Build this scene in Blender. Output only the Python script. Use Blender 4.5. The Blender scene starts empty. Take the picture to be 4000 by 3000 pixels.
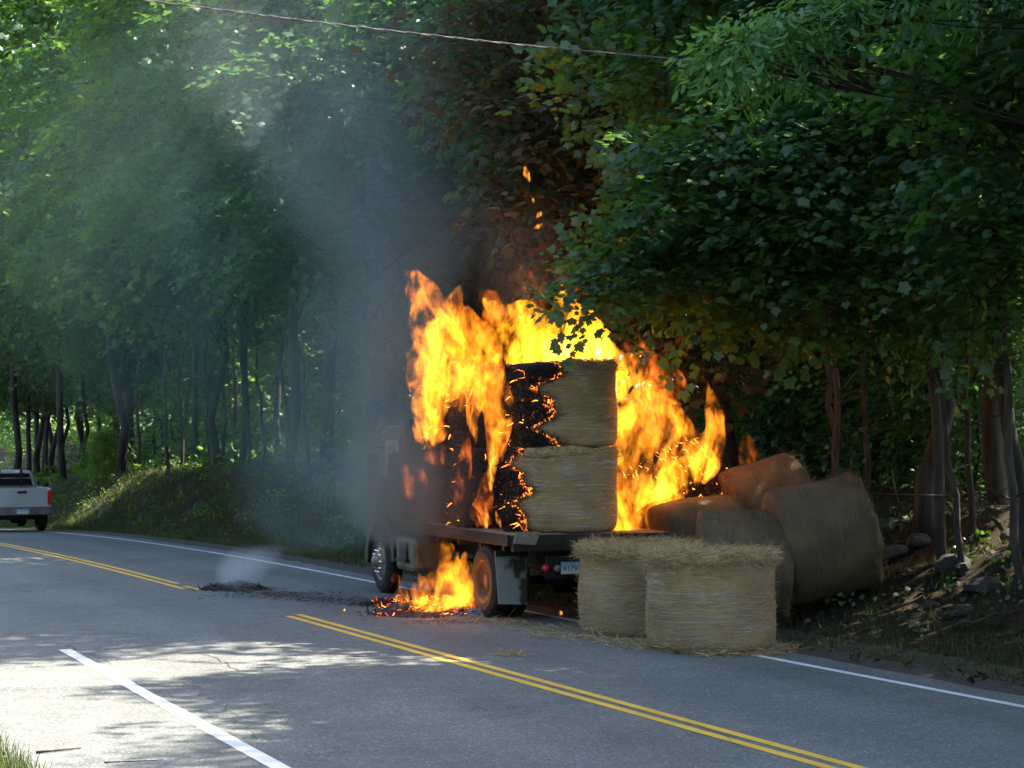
import bpy, math, random
import numpy as np
from mathutils import Vector, Matrix, Quaternion, noise as mnoise

random.seed(7)
rng = np.random.default_rng(7)
scene = bpy.context.scene
COL = scene.collection
R = math.radians

# ------------------------------------------------------------------ camera, sky, sun, exposure
EYE, F, HY, CX = 2.57, 4500.0, 930.0, 1106.0          # eye height (m); focal length, horizon row and centre column on a 2212 px wide picture
cam_data = bpy.data.cameras.new("camera")
cam = bpy.data.objects.new("camera", cam_data)
COL.objects.link(cam)
cam.location = (0, 0, EYE)
cam.rotation_euler = (R(90), 0, 0)
cam_data.sensor_width = 36.0
cam_data.lens = 36.0 * F / 2212.0
cam_data.shift_y = 100.5 / 2212.0
cam_data.clip_end = 2000
scene.camera = cam

SUN_EL, SUN_AZ = R(55), math.atan2(0.944, 0.33)       # azimuth clockwise from +Y
world = bpy.data.worlds.new("World")
scene.world = world
world.use_nodes = True
wn = world.node_tree
wn.nodes.clear()
sky = wn.nodes.new("ShaderNodeTexSky")
sky.sky_type = 'NISHITA'
sky.sun_disc = False
sky.sun_elevation = SUN_EL
sky.sun_rotation = SUN_AZ
sky.dust_density = 2.0
bg = wn.nodes.new("ShaderNodeBackground")
bg.inputs["Strength"].default_value = 0.075
wo = wn.nodes.new("ShaderNodeOutputWorld")
wn.links.new(sky.outputs[0], bg.inputs[0])
wn.links.new(bg.outputs[0], wo.inputs[0])

sun_data = bpy.data.lights.new("sun", 'SUN')
sun_data.energy = 2.9
sun_data.angle = R(0.53)
sun_data.color = (1.0, 0.90, 0.76)
sun = bpy.data.objects.new("sun", sun_data)
COL.objects.link(sun)
sd = Vector((math.sin(SUN_AZ) * math.cos(SUN_EL), math.cos(SUN_AZ) * math.cos(SUN_EL), math.sin(SUN_EL)))
sun.rotation_euler = sd.to_track_quat('Z', 'Y').to_euler()
sun.location = sd * 60

vs = scene.view_settings
vs.view_transform = 'Standard'
vs.look = 'None'
vs.exposure = 3.1
vs.gamma = 1.0
vs.use_curve_mapping = False
scene.cycles.use_denoising = True
scene.cycles.max_bounces = 4
scene.cycles.diffuse_bounces = 2
scene.cycles.glossy_bounces = 2
scene.cycles.transmission_bounces = 3
scene.cycles.transparent_max_bounces = 24
scene.cycles.volume_bounces = 1
scene.cycles.volume_max_steps = 256
scene.cycles.caustics_reflective = False
scene.cycles.caustics_refractive = False

# ------------------------------------------------------------------ frame of the road: u along it, n across it (to the right)
SA, CA = math.sin(R(24)), math.cos(R(24))
def W(u, n): return (-SA * u + CA * n, CA * u + SA * n)
def UN(x, y): return (-SA * x + CA * y, CA * x + SA * y)
def P(px, py, Y): return Vector(((px - CX) * Y / F, Y, EYE - (py - HY) * Y / F))
def sst(a, b, x):
    t = np.clip((np.asarray(x, float) - a) / (b - a), 0, 1)
    return t * t * (3 - 2 * t)
def drop(u): return -0.0006 * np.maximum(0, np.asarray(u, float) - 36) ** 2
def bumps(u, n):
    return 0.10 * np.sin(u * 0.9 + 1.3 * np.sin(n * 0.7)) * np.cos(n * 1.1 + 0.4 * u) + 0.05 * np.sin(u * 2.3 + n * 1.9) + 0.03 * np.sin(u * 5.1 - n * 4.3)
def G(u, n):
    """ground height at road coordinates"""
    u = np.asarray(u, float); n = np.asarray(n, float)
    z = drop(u) * (1 - 0.9 * sst(17, 32, n))
    e = sst(34, 50, u)
    wdt = 5.6 * (1 - e) + 3.6 * e
    h = 1.55 * (1 - e) + 1.75 * e
    bank = h * sst(0, 1, (n - 13.5) / wdt)
    z = z + bank + 0.045 * np.maximum(0, n - 20) + 0.0016 * np.maximum(0, n - 30) ** 2
    z = z + bumps(u, n) * sst(13.4, 16, n)
    z = z + (0.95 + 0.04 * np.sin(u * 1.7)) * (1 - sst(0.3, 2.8, n))          # verge on the camera's side
    return z
def G1(x, y):
    u, n = UN(x, y)
    return float(G(u, n))
def at_n(px, n):
    """world x, y of the ground point seen in column px at cross-road distance n"""
    t = (px - CX) / F
    Y = n / (CA * t + SA)
    return t * Y, Y

# ------------------------------------------------------------------ objects and meshes
def link(o, parent=None):
    COL.objects.link(o)
    if parent is not None:
        o.parent = parent
    return o
def tag(o, label=None, cat=None, group=None, kind=None):
    if label: o["label"] = label
    if cat: o["category"] = cat
    if group: o["group"] = group
    if kind: o["kind"] = kind
    return o
def empty(name, loc, rz=0.0, label=None, cat=None, group=None):
    o = bpy.data.objects.new(name, None)
    o.empty_display_size = 0.3
    link(o)
    o.location = loc
    o.rotation_euler = (0, 0, rz)
    return tag(o, label, cat, group)
def mesh_obj(name, me, mats=(), parent=None):
    for m in (mats if isinstance(mats, (list, tuple)) else [mats]):
        me.materials.append(m)
    return link(bpy.data.objects.new(name, me), parent)
def np_mesh(name, verts, loops, sizes, mat_idx=None, smooth=False):
    me = bpy.data.meshes.new(name)
    verts = np.ascontiguousarray(verts, dtype=np.float32)
    loops = np.ascontiguousarray(loops, dtype=np.int32)
    sizes = np.ascontiguousarray(sizes, dtype=np.int32)
    me.vertices.add(len(verts)); me.vertices.foreach_set("co", verts.ravel())
    me.loops.add(len(loops)); me.loops.foreach_set("vertex_index", loops)
    me.polygons.add(len(sizes))
    starts = np.zeros(len(sizes), np.int32); starts[1:] = np.cumsum(sizes)[:-1]
    me.polygons.foreach_set("loop_start", starts)
    me.polygons.foreach_set("loop_total", sizes)
    if mat_idx is not None:
        me.polygons.foreach_set("material_index", np.ascontiguousarray(mat_idx, dtype=np.int32))
    if smooth:
        me.polygons.foreach_set("use_smooth", np.ones(len(sizes), bool))
    me.update(calc_edges=True)
    return me

class MB:
    def __init__(s): s.v = []; s.f = []; s.m = []; s.cur = 0
    def add(s, vs_, fs, mi=None):
        o = len(s.v)
        s.v.extend([tuple(v) for v in vs_])
        for f in fs:
            s.f.append([i + o for i in f]); s.m.append(s.cur if mi is None else mi)
    def box(s, a, b, mi=None, M=None):
        x0, y0, z0 = a; x1, y1, z1 = b
        vs_ = [Vector(p) for p in ((x0,y0,z0),(x1,y0,z0),(x1,y1,z0),(x0,y1,z0),(x0,y0,z1),(x1,y0,z1),(x1,y1,z1),(x0,y1,z1))]
        if M is not None: vs_ = [M @ v for v in vs_]
        s.add(vs_, [(0,3,2,1),(4,5,6,7),(0,1,5,4),(1,2,6,5),(2,3,7,6),(3,0,4,7)], mi)
    def prism(s, prof, a, b, axis=0, mi=None):
        """outline in the two other axes, pushed from a to b along axis"""
        k = len(prof)
        def mk(p, t):
            q = list(p); q.insert(axis, t); return q
        vs_ = [mk(p, a) for p in prof] + [mk(p, b) for p in prof]
        fs = [tuple(range(k))[::-1], tuple(range(k, 2 * k))]
        fs += [(i, (i + 1) % k, k + (i + 1) % k, k + i) for i in range(k)]
        s.add(vs_, fs, mi)
    def tube(s, path, radii, sides=8, mi=None, cap=True):
        path = [Vector(p) for p in path]
        if not hasattr(radii, '__len__'): radii = [radii] * len(path)
        vs_, fs = [], []
        up = None
        for i, p in enumerate(path):
            d = (path[min(i + 1, len(path) - 1)] - path[max(i - 1, 0)])
            if d.length < 1e-9: d = Vector((0, 0, 1))
            d.normalize()
            if up is None or abs(d.dot(up)) > 0.95:
                up = Vector((1, 0, 0)) if abs(d.x) < 0.8 else Vector((0, 1, 0))
            a = d.cross(up).normalized(); b = d.cross(a)
            up = b.cross(d) if False else up
            for k in range(sides):
                t = 2 * math.pi * k / sides
                vs_.append(p + (a * math.cos(t) + b * math.sin(t)) * radii[i])
        for i in range(len(path) - 1):
            for k in range(sides):
                k2 = (k + 1) % sides
                fs.append((i * sides + k, i * sides + k2, (i + 1) * sides + k2, (i + 1) * sides + k))
        if cap:
            fs.append(tuple(range(sides))[::-1])
            fs.append(tuple(range((len(path) - 1) * sides, len(path) * sides)))
        s.add(vs_, fs, mi)
    def lathe(s, prof, c, axis='x', seg=32, mi=None):
        """prof: (radius, offset along the axis)"""
        vs_, fs = [], []
        for r, h in prof:
            for k in range(seg):
                t = 2 * math.pi * k / seg
                p = (h, r * math.cos(t), r * math.sin(t)) if axis == 'x' else ((r * math.cos(t), h, r * math.sin(t)) if axis == 'y' else (r * math.cos(t), r * math.sin(t), h))
                vs_.append(Vector(p) + Vector(c))
        for i in range(len(prof) - 1):
            for k in range(seg):
                k2 = (k + 1) % seg
                fs.append((i * seg + k, i * seg + k2, (i + 1) * seg + k2, (i + 1) * seg + k))
        s.add(vs_, fs, mi)
    def build(s, name, mats, parent=None, smooth=False, bevel=0, auto=None):
        me = bpy.data.meshes.new(name)
        me.from_pydata(s.v, [], s.f)
        me.polygons.foreach_set("material_index", s.m)
        if smooth: me.polygons.foreach_set("use_smooth", [True] * len(s.f))
        me.update()
        o = mesh_obj(name, me, mats, parent)
        if bevel:
            b = o.modifiers.new("bevel", 'BEVEL'); b.width = bevel; b.segments = 2; b.limit_method = 'ANGLE'; b.angle_limit = R(40)
        return o

# ------------------------------------------------------------------ materials
def newmat(name):
    m = bpy.data.materials.new(name); m.use_nodes = True
    nt = m.node_tree; nt.nodes.clear()
    out = nt.nodes.new("ShaderNodeOutputMaterial")
    return m, nt, out
def N(nt, t, **kw):
    n = nt.nodes.new(t)
    for k, v in kw.items():
        if k in n.inputs: n.inputs[k].default_value = v
        else: setattr(n, k, v)
    return n
def ramp(nt, fac, stops, interp='LINEAR'):
    r = nt.nodes.new("ShaderNodeValToRGB")
    r.color_ramp.interpolation = interp
    e = r.color_ramp.elements
    while len(e) < len(stops): e.new(0.5)
    for i, (p, c) in enumerate(stops):
        e[i].position = p
        e[i].color = (c, c, c, 1) if not hasattr(c, '__len__') else (*c, 1)
    nt.links.new(fac, r.inputs[0])
    return r.outputs[0]
def texco(nt, scale=(1, 1, 1), kind='Object', rot=(0, 0, 0)):
    tc = nt.nodes.new("ShaderNodeTexCoord"); mp = nt.nodes.new("ShaderNodeMapping")
    mp.inputs["Scale"].default_value = scale
    mp.inputs["Rotation"].default_value = rot
    nt.links.new(tc.outputs[kind], mp.inputs[0])
    return mp.outputs[0]
def noise(nt, vec, scale, detail=4, rough=0.55, dist=0.0):
    n = N(nt, "ShaderNodeTexNoise", Scale=scale, Detail=detail, Roughness=rough, Distortion=dist)
    nt.links.new(vec, n.inputs["Vector"])
    return n.outputs["Fac"]
def math_(nt, op, a, b=None, clamp=False):
    n = nt.nodes.new("ShaderNodeMath"); n.operation = op; n.use_clamp = clamp
    for i, x in enumerate((a, b)):
        if x is None: continue
        if isinstance(x, (int, float)): n.inputs[i].default_value = x
        else: nt.links.new(x, n.inputs[i])
    return n.outputs[0]
def mix(nt, fac, a, b, blend='MIX'):
    n = nt.nodes.new("ShaderNodeMix"); n.data_type = 'RGBA'; n.blend_type = blend
    for s_, x in ((n.inputs[0], fac), (n.inputs[6], a), (n.inputs[7], b)):
        if hasattr(x, 'is_linked'): nt.links.new(x, s_)
        elif isinstance(x, (int, float)): s_.default_value = x
        else: s_.default_value = (*x, 1)
    return n.outputs[2]
def bump(nt, h, strength=0.3, dist=0.01):
    b = N(nt, "ShaderNodeBump", Strength=strength, Distance=dist)
    nt.links.new(h, b.inputs["Height"])
    return b.outputs[0]
def pbsdf(nt, out, color, rough=0.7, metal=0.0, normal=None, spec=0.4):
    p = nt.nodes.new("ShaderNodeBsdfPrincipled")
    for k, x in (("Base Color", color), ("Roughness", rough), ("Metallic", metal), ("Specular IOR Level", spec)):
        if hasattr(x, 'is_linked'): nt.links.new(x, p.inputs[k])
        elif hasattr(x, '__len__'): p.inputs[k].default_value = (*x, 1)
        else: p.inputs[k].default_value = x
    if normal is not None: nt.links.new(normal, p.inputs["Normal"])
    if out is not None: nt.links.new(p.outputs[0], out.inputs[0])
    return p
def simple(name, c1, c2=None, rough=0.6, metal=0.0, scale=6.0, bmp=0.0, stretch=(1, 1, 1), lo=0.35, hi=0.65, spec=0.4):
    m, nt, out = newmat(name)
    v = texco(nt, stretch)
    f = noise(nt, v, scale, 6)
    c = ramp(nt, f, [(lo, c1), (hi, c2 or c1)])
    pbsdf(nt, out, c, rough, metal, bump(nt, f, bmp) if bmp else None, spec)
    return m
def leafmat(name, cols, trans_col, trans=0.45, rough=0.45, spec=0.45):
    m, nt, out = newmat(name)
    g = nt.nodes.new("ShaderNodeNewGeometry")
    c = ramp(nt, g.outputs["Random Per Island"], cols)
    p0 = nt.nodes.new("ShaderNodeBsdfDiffuse"); nt.links.new(c, p0.inputs[0])
    gl = nt.nodes.new("ShaderNodeBsdfGlossy"); gl.inputs["Roughness"].default_value = rough; gl.inputs[0].default_value = (0.9, 1.0, 1.0, 1)
    p = nt.nodes.new("ShaderNodeMixShader"); p.inputs[0].default_value = 0.12 * spec
    nt.links.new(p0.outputs[0], p.inputs[1]); nt.links.new(gl.outputs[0], p.inputs[2])
    t = nt.nodes.new("ShaderNodeBsdfTranslucent")
    tc = mix(nt, 0.5, c, trans_col)
    nt.links.new(tc, t.inputs[0])
    ms = nt.nodes.new("ShaderNodeMixShader"); ms.inputs[0].default_value = trans
    nt.links.new(p.outputs[0], ms.inputs[1]); nt.links.new(t.outputs[0], ms.inputs[2])
    nt.links.new(ms.outputs[0], out.inputs[0])
    return m
def emitmat(name, c, s):
    m, nt, out = newmat(name)
    e = N(nt, "ShaderNodeEmission", Strength=s); e.inputs[0].default_value = (*c, 1)
    nt.links.new(e.outputs[0], out.inputs[0])
    return m

M = {}
M['maple'] = leafmat('maple_leaf', [(0.0, (0.020, 0.058, 0.022)), (0.45, (0.030, 0.085, 0.024)), (0.8, (0.046, 0.115, 0.024)), (1.0, (0.090, 0.130, 0.020))], (0.16, 0.34, 0.03), 0.42)
M['maple_yellow'] = leafmat('maple_leaf_yellowing', [(0.0, (0.042, 0.10, 0.022)), (0.5, (0.072, 0.150, 0.025)), (0.85, (0.120, 0.185, 0.025)), (1.0, (0.19, 0.195, 0.03))], (0.32, 0.45, 0.035), 0.52)
M['maple_brown'] = leafmat('scorched_leaf', [(0.0, (0.030, 0.045, 0.015)), (0.4, (0.060, 0.055, 0.018)), (0.75, (0.095, 0.055, 0.020)), (1.0, (0.120, 0.060, 0.022))], (0.20, 0.13, 0.03), 0.35, 0.6, 0.3)
M['long_leaf'] = leafmat('long_leaf', [(0.0, (0.06, 0.165, 0.045)), (0.6, (0.085, 0.21, 0.045)), (1.0, (0.13, 0.23, 0.045))], (0.22, 0.42, 0.05), 0.45, 0.4, 0.5)
M['far_leaf'] = leafmat('far_leaf', [(0.0, (0.030, 0.085, 0.026)), (0.5, (0.050, 0.125, 0.026)), (0.85, (0.085, 0.155, 0.026)), (1.0, (0.14, 0.165, 0.03))], (0.26, 0.44, 0.035), 0.52)
M['grass'] = leafmat('grass_blade', [(0.0, (0.020, 0.040, 0.010)), (0.5, (0.034, 0.058, 0.012)), (0.85, (0.060, 0.072, 0.018)), (1.0, (0.12, 0.10, 0.045))], (0.18, 0.26, 0.04), 0.4, 0.5, 0.3)
M['dead_leaf'] = leafmat('dead_leaf', [(0.0, (0.022, 0.014, 0.009)), (0.5, (0.048, 0.030, 0.016)), (1.0, (0.12, 0.075, 0.035))], (0.15, 0.08, 0.03), 0.2, 0.7, 0.2)
M['bark'] = simple('bark', (0.014, 0.011, 0.009), (0.050, 0.042, 0.034), 0.9, 0, 9, 0.8, (1.0, 1.0, 0.16))
M['bark_pale'] = simple('bark_pale', (0.018, 0.014, 0.011), (0.062, 0.050, 0.040), 0.9, 0, 10, 0.6, (1.0, 1.0, 0.2))

def m_asphalt():
    m, nt, out = newmat('asphalt')
    v = texco(nt)
    big = noise(nt, v, 0.35, 5)
    med = noise(nt, v, 2.3, 5)
    c = ramp(nt, big, [(0.3, (0.118, 0.126, 0.119)), (0.7, (0.158, 0.167, 0.156))])
    c = mix(nt, 0.35, c, ramp(nt, med, [(0.35, (0.100, 0.106, 0.100)), (0.65, (0.168, 0.174, 0.162))]))
    # wheel tracks polished slightly darker, along the road
    sp = nt.nodes.new("ShaderNodeSeparateXYZ")
    nt.links.new(texco(nt), sp.inputs[0])
    nn = math_(nt, 'ADD', math_(nt, 'MULTIPLY', sp.outputs[0], CA), math_(nt, 'MULTIPLY', sp.outputs[1], SA))
    nn = math_(nt, 'ADD', nn, math_(nt, 'MULTIPLY', math_(nt, 'SUBTRACT', big, 0.5), 0.6))
    tr = ramp(nt, math_(nt, 'DIVIDE', math_(nt, 'SUBTRACT', nn, 3.0), 10.0), [(0.0, 1.0), (0.24, 1.0), (0.31, 0.90), (0.40, 1.06), (0.49, 0.88), (0.58, 1.0), (0.69, 0.87), (0.77, 1.04), (0.85, 0.86), (0.94, 1.0)])
    c = mix(nt, 1.0, c, tr, 'MULTIPLY')
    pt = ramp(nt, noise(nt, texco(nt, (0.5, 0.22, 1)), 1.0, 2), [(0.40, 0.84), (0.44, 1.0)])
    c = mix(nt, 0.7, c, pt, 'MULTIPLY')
    vo = nt.nodes.new("ShaderNodeTexVoronoi"); vo.inputs["Scale"].default_value = 55
    nt.links.new(v, vo.inputs[0])
    sc = nt.nodes.new("ShaderNodeSeparateColor"); nt.links.new(vo.outputs["Color"], sc.inputs[0])
    st = ramp(nt, sc.outputs[0], [(0.0, 0.55), (0.7, 0.95), (0.93, 1.1), (1.0, 2.0)])
    c = mix(nt, 1.0, c, st, 'MULTIPLY')
    cr = nt.nodes.new("ShaderNodeTexVoronoi"); cr.feature = 'DISTANCE_TO_EDGE'; cr.inputs["Scale"].default_value = 0.16
    w = noise(nt, v, 1.2, 6, 0.7)
    va = nt.nodes.new("ShaderNodeVectorMath"); va.operation = 'ADD'
    nt.links.new(v, va.inputs[0])
    ws = nt.nodes.new("ShaderNodeVectorMath"); ws.operation = 'SCALE'; ws.inputs[3].default_value = 2.2
    cb = nt.nodes.new("ShaderNodeCombineXYZ"); nt.links.new(w, cb.inputs[0]); nt.links.new(noise(nt, v, 0.9, 6, 0.7), cb.inputs[1])
    nt.links.new(cb.outputs[0], ws.inputs[0]); nt.links.new(ws.outputs[0], va.inputs[1])
    nt.links.new(va.outputs[0], cr.inputs[0])
    line = ramp(nt, cr.outputs["Distance"], [(0.0, 1.0), (0.0016, 1.0), (0.0042, 0.0)])
    gate = ramp(nt, noise(nt, v, 0.8, 4), [(0.5, 0.0), (0.62, 1.0)])
    k = math_(nt, 'MULTIPLY', line, gate)
    c = mix(nt, math_(nt, 'MULTIPLY', k, 0.65), c, (0.02, 0.02, 0.022))
    h = math_(nt, 'SUBTRACT', vo.outputs["Distance"], math_(nt, 'MULTIPLY', k, 2.0))
    pbsdf(nt, out, c, 0.82, 0, bump(nt, h, 0.25, 0.006), 0.35)
    return m
M['asphalt'] = m_asphalt()
M['crack'] = simple('crack_dirt', (0.03, 0.03, 0.028), (0.06, 0.06, 0.056), 0.9)

def m_paint(name, col):
    m, nt, out = newmat(name)
    v = texco(nt)
    worn = ramp(nt, noise(nt, v, 7, 8, 0.72), [(0.30, 1.0), (0.42, 0.0)])
    grime = ramp(nt, noise(nt, v, 1.1, 5), [(0.3, 0.72), (0.7, 1.0)])
    c = mix(nt, 1.0, col, grime, 'MULTIPLY')
    c = mix(nt, math_(nt, 'MULTIPLY', worn, 0.65), c, (0.11, 0.11, 0.11))
    pbsdf(nt, out, c, 0.65, 0, None, 0.35)
    return m
M['yellow'] = m_paint('yellow_paint', (0.78, 0.46, 0.05))
M['white'] = m_paint('white_paint', (0.74, 0.74, 0.72))

def m_ground():
    m, nt, out = newmat('forest_floor')
    v = texco(nt)
    a = noise(nt, v, 1.4, 8, 0.7)
    b = noise(nt, v, 14, 6, 0.7)
    c = ramp(nt, a, [(0.3, (0.012, 0.009, 0.006)), (0.5, (0.028, 0.020, 0.012)), (0.7, (0.022, 0.027, 0.010))])
    c = mix(nt, 0.5, c, ramp(nt, b, [(0.35, (0.010, 0.007, 0.005)), (0.62, (0.052, 0.036, 0.022))]))
    pbsdf(nt, out, c, 0.95, 0, bump(nt, b, 0.9, 0.05), 0.15)
    return m
M['ground'] = m_ground()
M['gravel'] = simple('shoulder_dirt', (0.028, 0.023, 0.018), (0.066, 0.055, 0.044), 0.95, 0, 22, 0.6)

def m_hay(shade_tint=False):
    m, nt, out = newmat('shaded_hay' if shade_tint else 'hay')
    v = texco(nt, (5, 5, 85))
    fine = noise(nt, v, 1.0, 6, 0.7, 0.6)
    v2 = texco(nt, (2.2, 2.2, 5))
    big = noise(nt, v2, 1.0, 4)
    c = ramp(nt, fine, [(0.26, (0.15, 0.098, 0.048)), (0.50, (0.34, 0.235, 0.118)), (0.74, (0.52, 0.375, 0.20))])
    c = mix(nt, 0.55, c, ramp(nt, big, [(0.35, (0.20, 0.136, 0.070)), (0.65, (0.42, 0.295, 0.152))]))
    if shade_tint:                                                   # canopy shade on the fallen bales, mixed into the colour as dark brown
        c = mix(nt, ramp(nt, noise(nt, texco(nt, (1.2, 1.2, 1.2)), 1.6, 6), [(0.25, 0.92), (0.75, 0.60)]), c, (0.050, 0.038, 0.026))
    at = nt.nodes.new("ShaderNodeAttribute"); at.attribute_name = "char"
    vn = texco(nt)
    j = math_(nt, 'MULTIPLY', math_(nt, 'SUBTRACT', noise(nt, vn, 7, 6, 0.7), 0.5), 0.9)
    k = math_(nt, 'ADD', at.outputs["Fac"], j)
    burn = ramp(nt, k, [(0.44, 0.0), (0.56, 1.0)])
    brown = ramp(nt, k, [(0.06, 0.0), (0.28, 0.55), (0.47, 1.0)])
    black = ramp(nt, noise(nt, vn, 22, 5, 0.7), [(0.35, (0.004, 0.0035, 0.003)), (0.7, (0.030, 0.024, 0.020))])
    c = mix(nt, math_(nt, 'MULTIPLY', brown, 0.85), c, (0.050, 0.028, 0.014))
    c = mix(nt, burn, c, black)
    p = pbsdf(nt, out, c, 0.9, 0, bump(nt, fine, 0.8, 0.02), 0.2)
    # glowing embers in the char and along its edge
    edge = math_(nt, 'MULTIPLY', ramp(nt, k, [(0.46, 0.0), (0.53, 1.0), (0.66, 0.0)]), ramp(nt, noise(nt, vn, 30, 3, 0.6), [(0.52, 0.0), (0.60, 1.0)]))
    spots = math_(nt, 'MULTIPLY', burn, ramp(nt, noise(nt, vn, 13, 7, 0.75, 0.8), [(0.60, 0.0), (0.70, 1.0)]))
    em = math_(nt, 'ADD', math_(nt, 'MULTIPLY', edge, 0.55), math_(nt, 'MULTIPLY', spots, 0.12))
    nt.links.new(em, p.inputs["Emission Strength"])
    p.inputs["Emission Color"].default_value = (1.0, 0.20, 0.02, 1)
    return m
M['hay'] = m_hay()
M['hay_shaded'] = m_hay(True)
M['hay_loose'] = simple('loose_hay', (0.16, 0.105, 0.05), (0.50, 0.37, 0.20), 0.9, 0, 16, 1.0, (1.2, 1.2, 3.0), 0.3, 0.7, 0.2)
M['straw'] = leafmat('straw', [(0.0, (0.22, 0.15, 0.07)), (0.4, (0.40, 0.28, 0.135)), (0.8, (0.58, 0.43, 0.225)), (1.0, (0.72, 0.58, 0.34))], (0.5, 0.4, 0.2), 0.2, 0.6, 0.3)
M['straw_shaded'] = leafmat('shaded_straw', [(0.0, (0.05, 0.036, 0.02)), (0.6, (0.12, 0.088, 0.048)), (1.0, (0.24, 0.18, 0.10))], (0.2, 0.15, 0.08), 0.2, 0.7, 0.2)  # darker straw copy with the same canopy shade in its colour
M['char_straw'] = simple('charred_straw', (0.004, 0.0035, 0.003), (0.022, 0.018, 0.015), 0.9)
M['ember'] = emitmat('glowing_straw', (1.0, 0.24, 0.025), 0.75)
M['ember_red'] = emitmat('red_ember', (1.0, 0.07, 0.012), 0.30)

def m_net(name='net_wrap', amount=0.5, col=(0.56, 0.58, 0.60)):
    m, nt, out = newmat(name)
    v = texco(nt, (0.9, 0.9, 62))
    w = noise(nt, v, 1.0, 3, 0.6, 0.5)
    lines = ramp(nt, w, [(0.52, 0.0), (0.60, 1.0)])
    patch = ramp(nt, noise(nt, texco(nt, (3.5, 3.5, 3.5)), 1.0, 5, 0.6), [(0.42, 0.05), (0.66, 1.0)])
    v3 = texco(nt, (60, 60, 1.2))
    vert = ramp(nt, noise(nt, v3, 1.0, 2), [(0.60, 0.0), (0.68, 0.5)])
    f = math_(nt, 'MULTIPLY', math_(nt, 'ADD', lines, math_(nt, 'MULTIPLY', vert, 0.4), True), math_(nt, 'MULTIPLY', patch, amount))
    p = pbsdf(nt, None, col, 0.35, 0, None, 0.5)
    t = nt.nodes.new("ShaderNodeBsdfTransparent")
    ms = nt.nodes.new("ShaderNodeMixShader")
    nt.links.new(f, ms.inputs[0]); nt.links.new(t.outputs[0], ms.inputs[1]); nt.links.new(p.outputs[0], ms.inputs[2])
    nt.links.new(ms.outputs[0], out.inputs[0])
    return m
M['net'] = m_net()
M['net_shaded'] = m_net('shaded_net_wrap', 0.40, (0.16, 0.15, 0.13))  # darker net copy, shade put into its colour too

# fire: an emitting gas with streaks, inside closed flame-shaped hulls
def m_flame(name, strength, col, thr=(0.40, 0.60), sc=2.6, step=0.18):
    m, nt, out = newmat(name)
    v = texco(nt, (1.0, 0.7, 0.50))
    n1 = noise(nt, v, sc, 3, 0.6, 1.6)
    n2 = noise(nt, texco(nt, (1.0, 0.6, 0.42)), sc * 2.3, 3, 0.55, 1.5)
    gate = ramp(nt, n1, [(thr[0], 0.0), (thr[0] + 0.5 * (thr[1] - thr[0]), 0.35), (thr[1], 1.0)])
    r = math_(nt, 'SUBTRACT', 1.0, math_(nt, 'ABSOLUTE', math_(nt, 'MULTIPLY', math_(nt, 'SUBTRACT', n2, 0.5), 5.0)), True)   # thin luminous sheets
    d = math_(nt, 'MULTIPLY', gate, math_(nt, 'ADD', 0.20, math_(nt, 'MULTIPLY', math_(nt, 'POWER', r, 2.2), 1.55)))
    e = nt.nodes.new("ShaderNodeEmission")
    e.inputs[0].default_value = (*col, 1)
    nt.links.new(math_(nt, 'MULTIPLY', d, strength), e.inputs[1])
    nt.links.new(e.outputs[0], out.inputs["Volume"])
    m.cycles.volume_step_rate = step
    return m
M['flame_hot'] = m_flame('flame_hot', 1.7, (1.0, 0.36, 0.014), (0.41, 0.60))
M['flame'] = m_flame('flame_orange', 1.15, (1.0, 0.26, 0.014), (0.44, 0.62))
M['flame_thin'] = m_flame('flame_thin', 0.65, (1.0, 0.19, 0.016), (0.47, 0.66), 3.6)
M['flame_small'] = m_flame('flame_small', 3.0, (1.0, 0.33, 0.03), (0.36, 0.56), 6.0)

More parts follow.
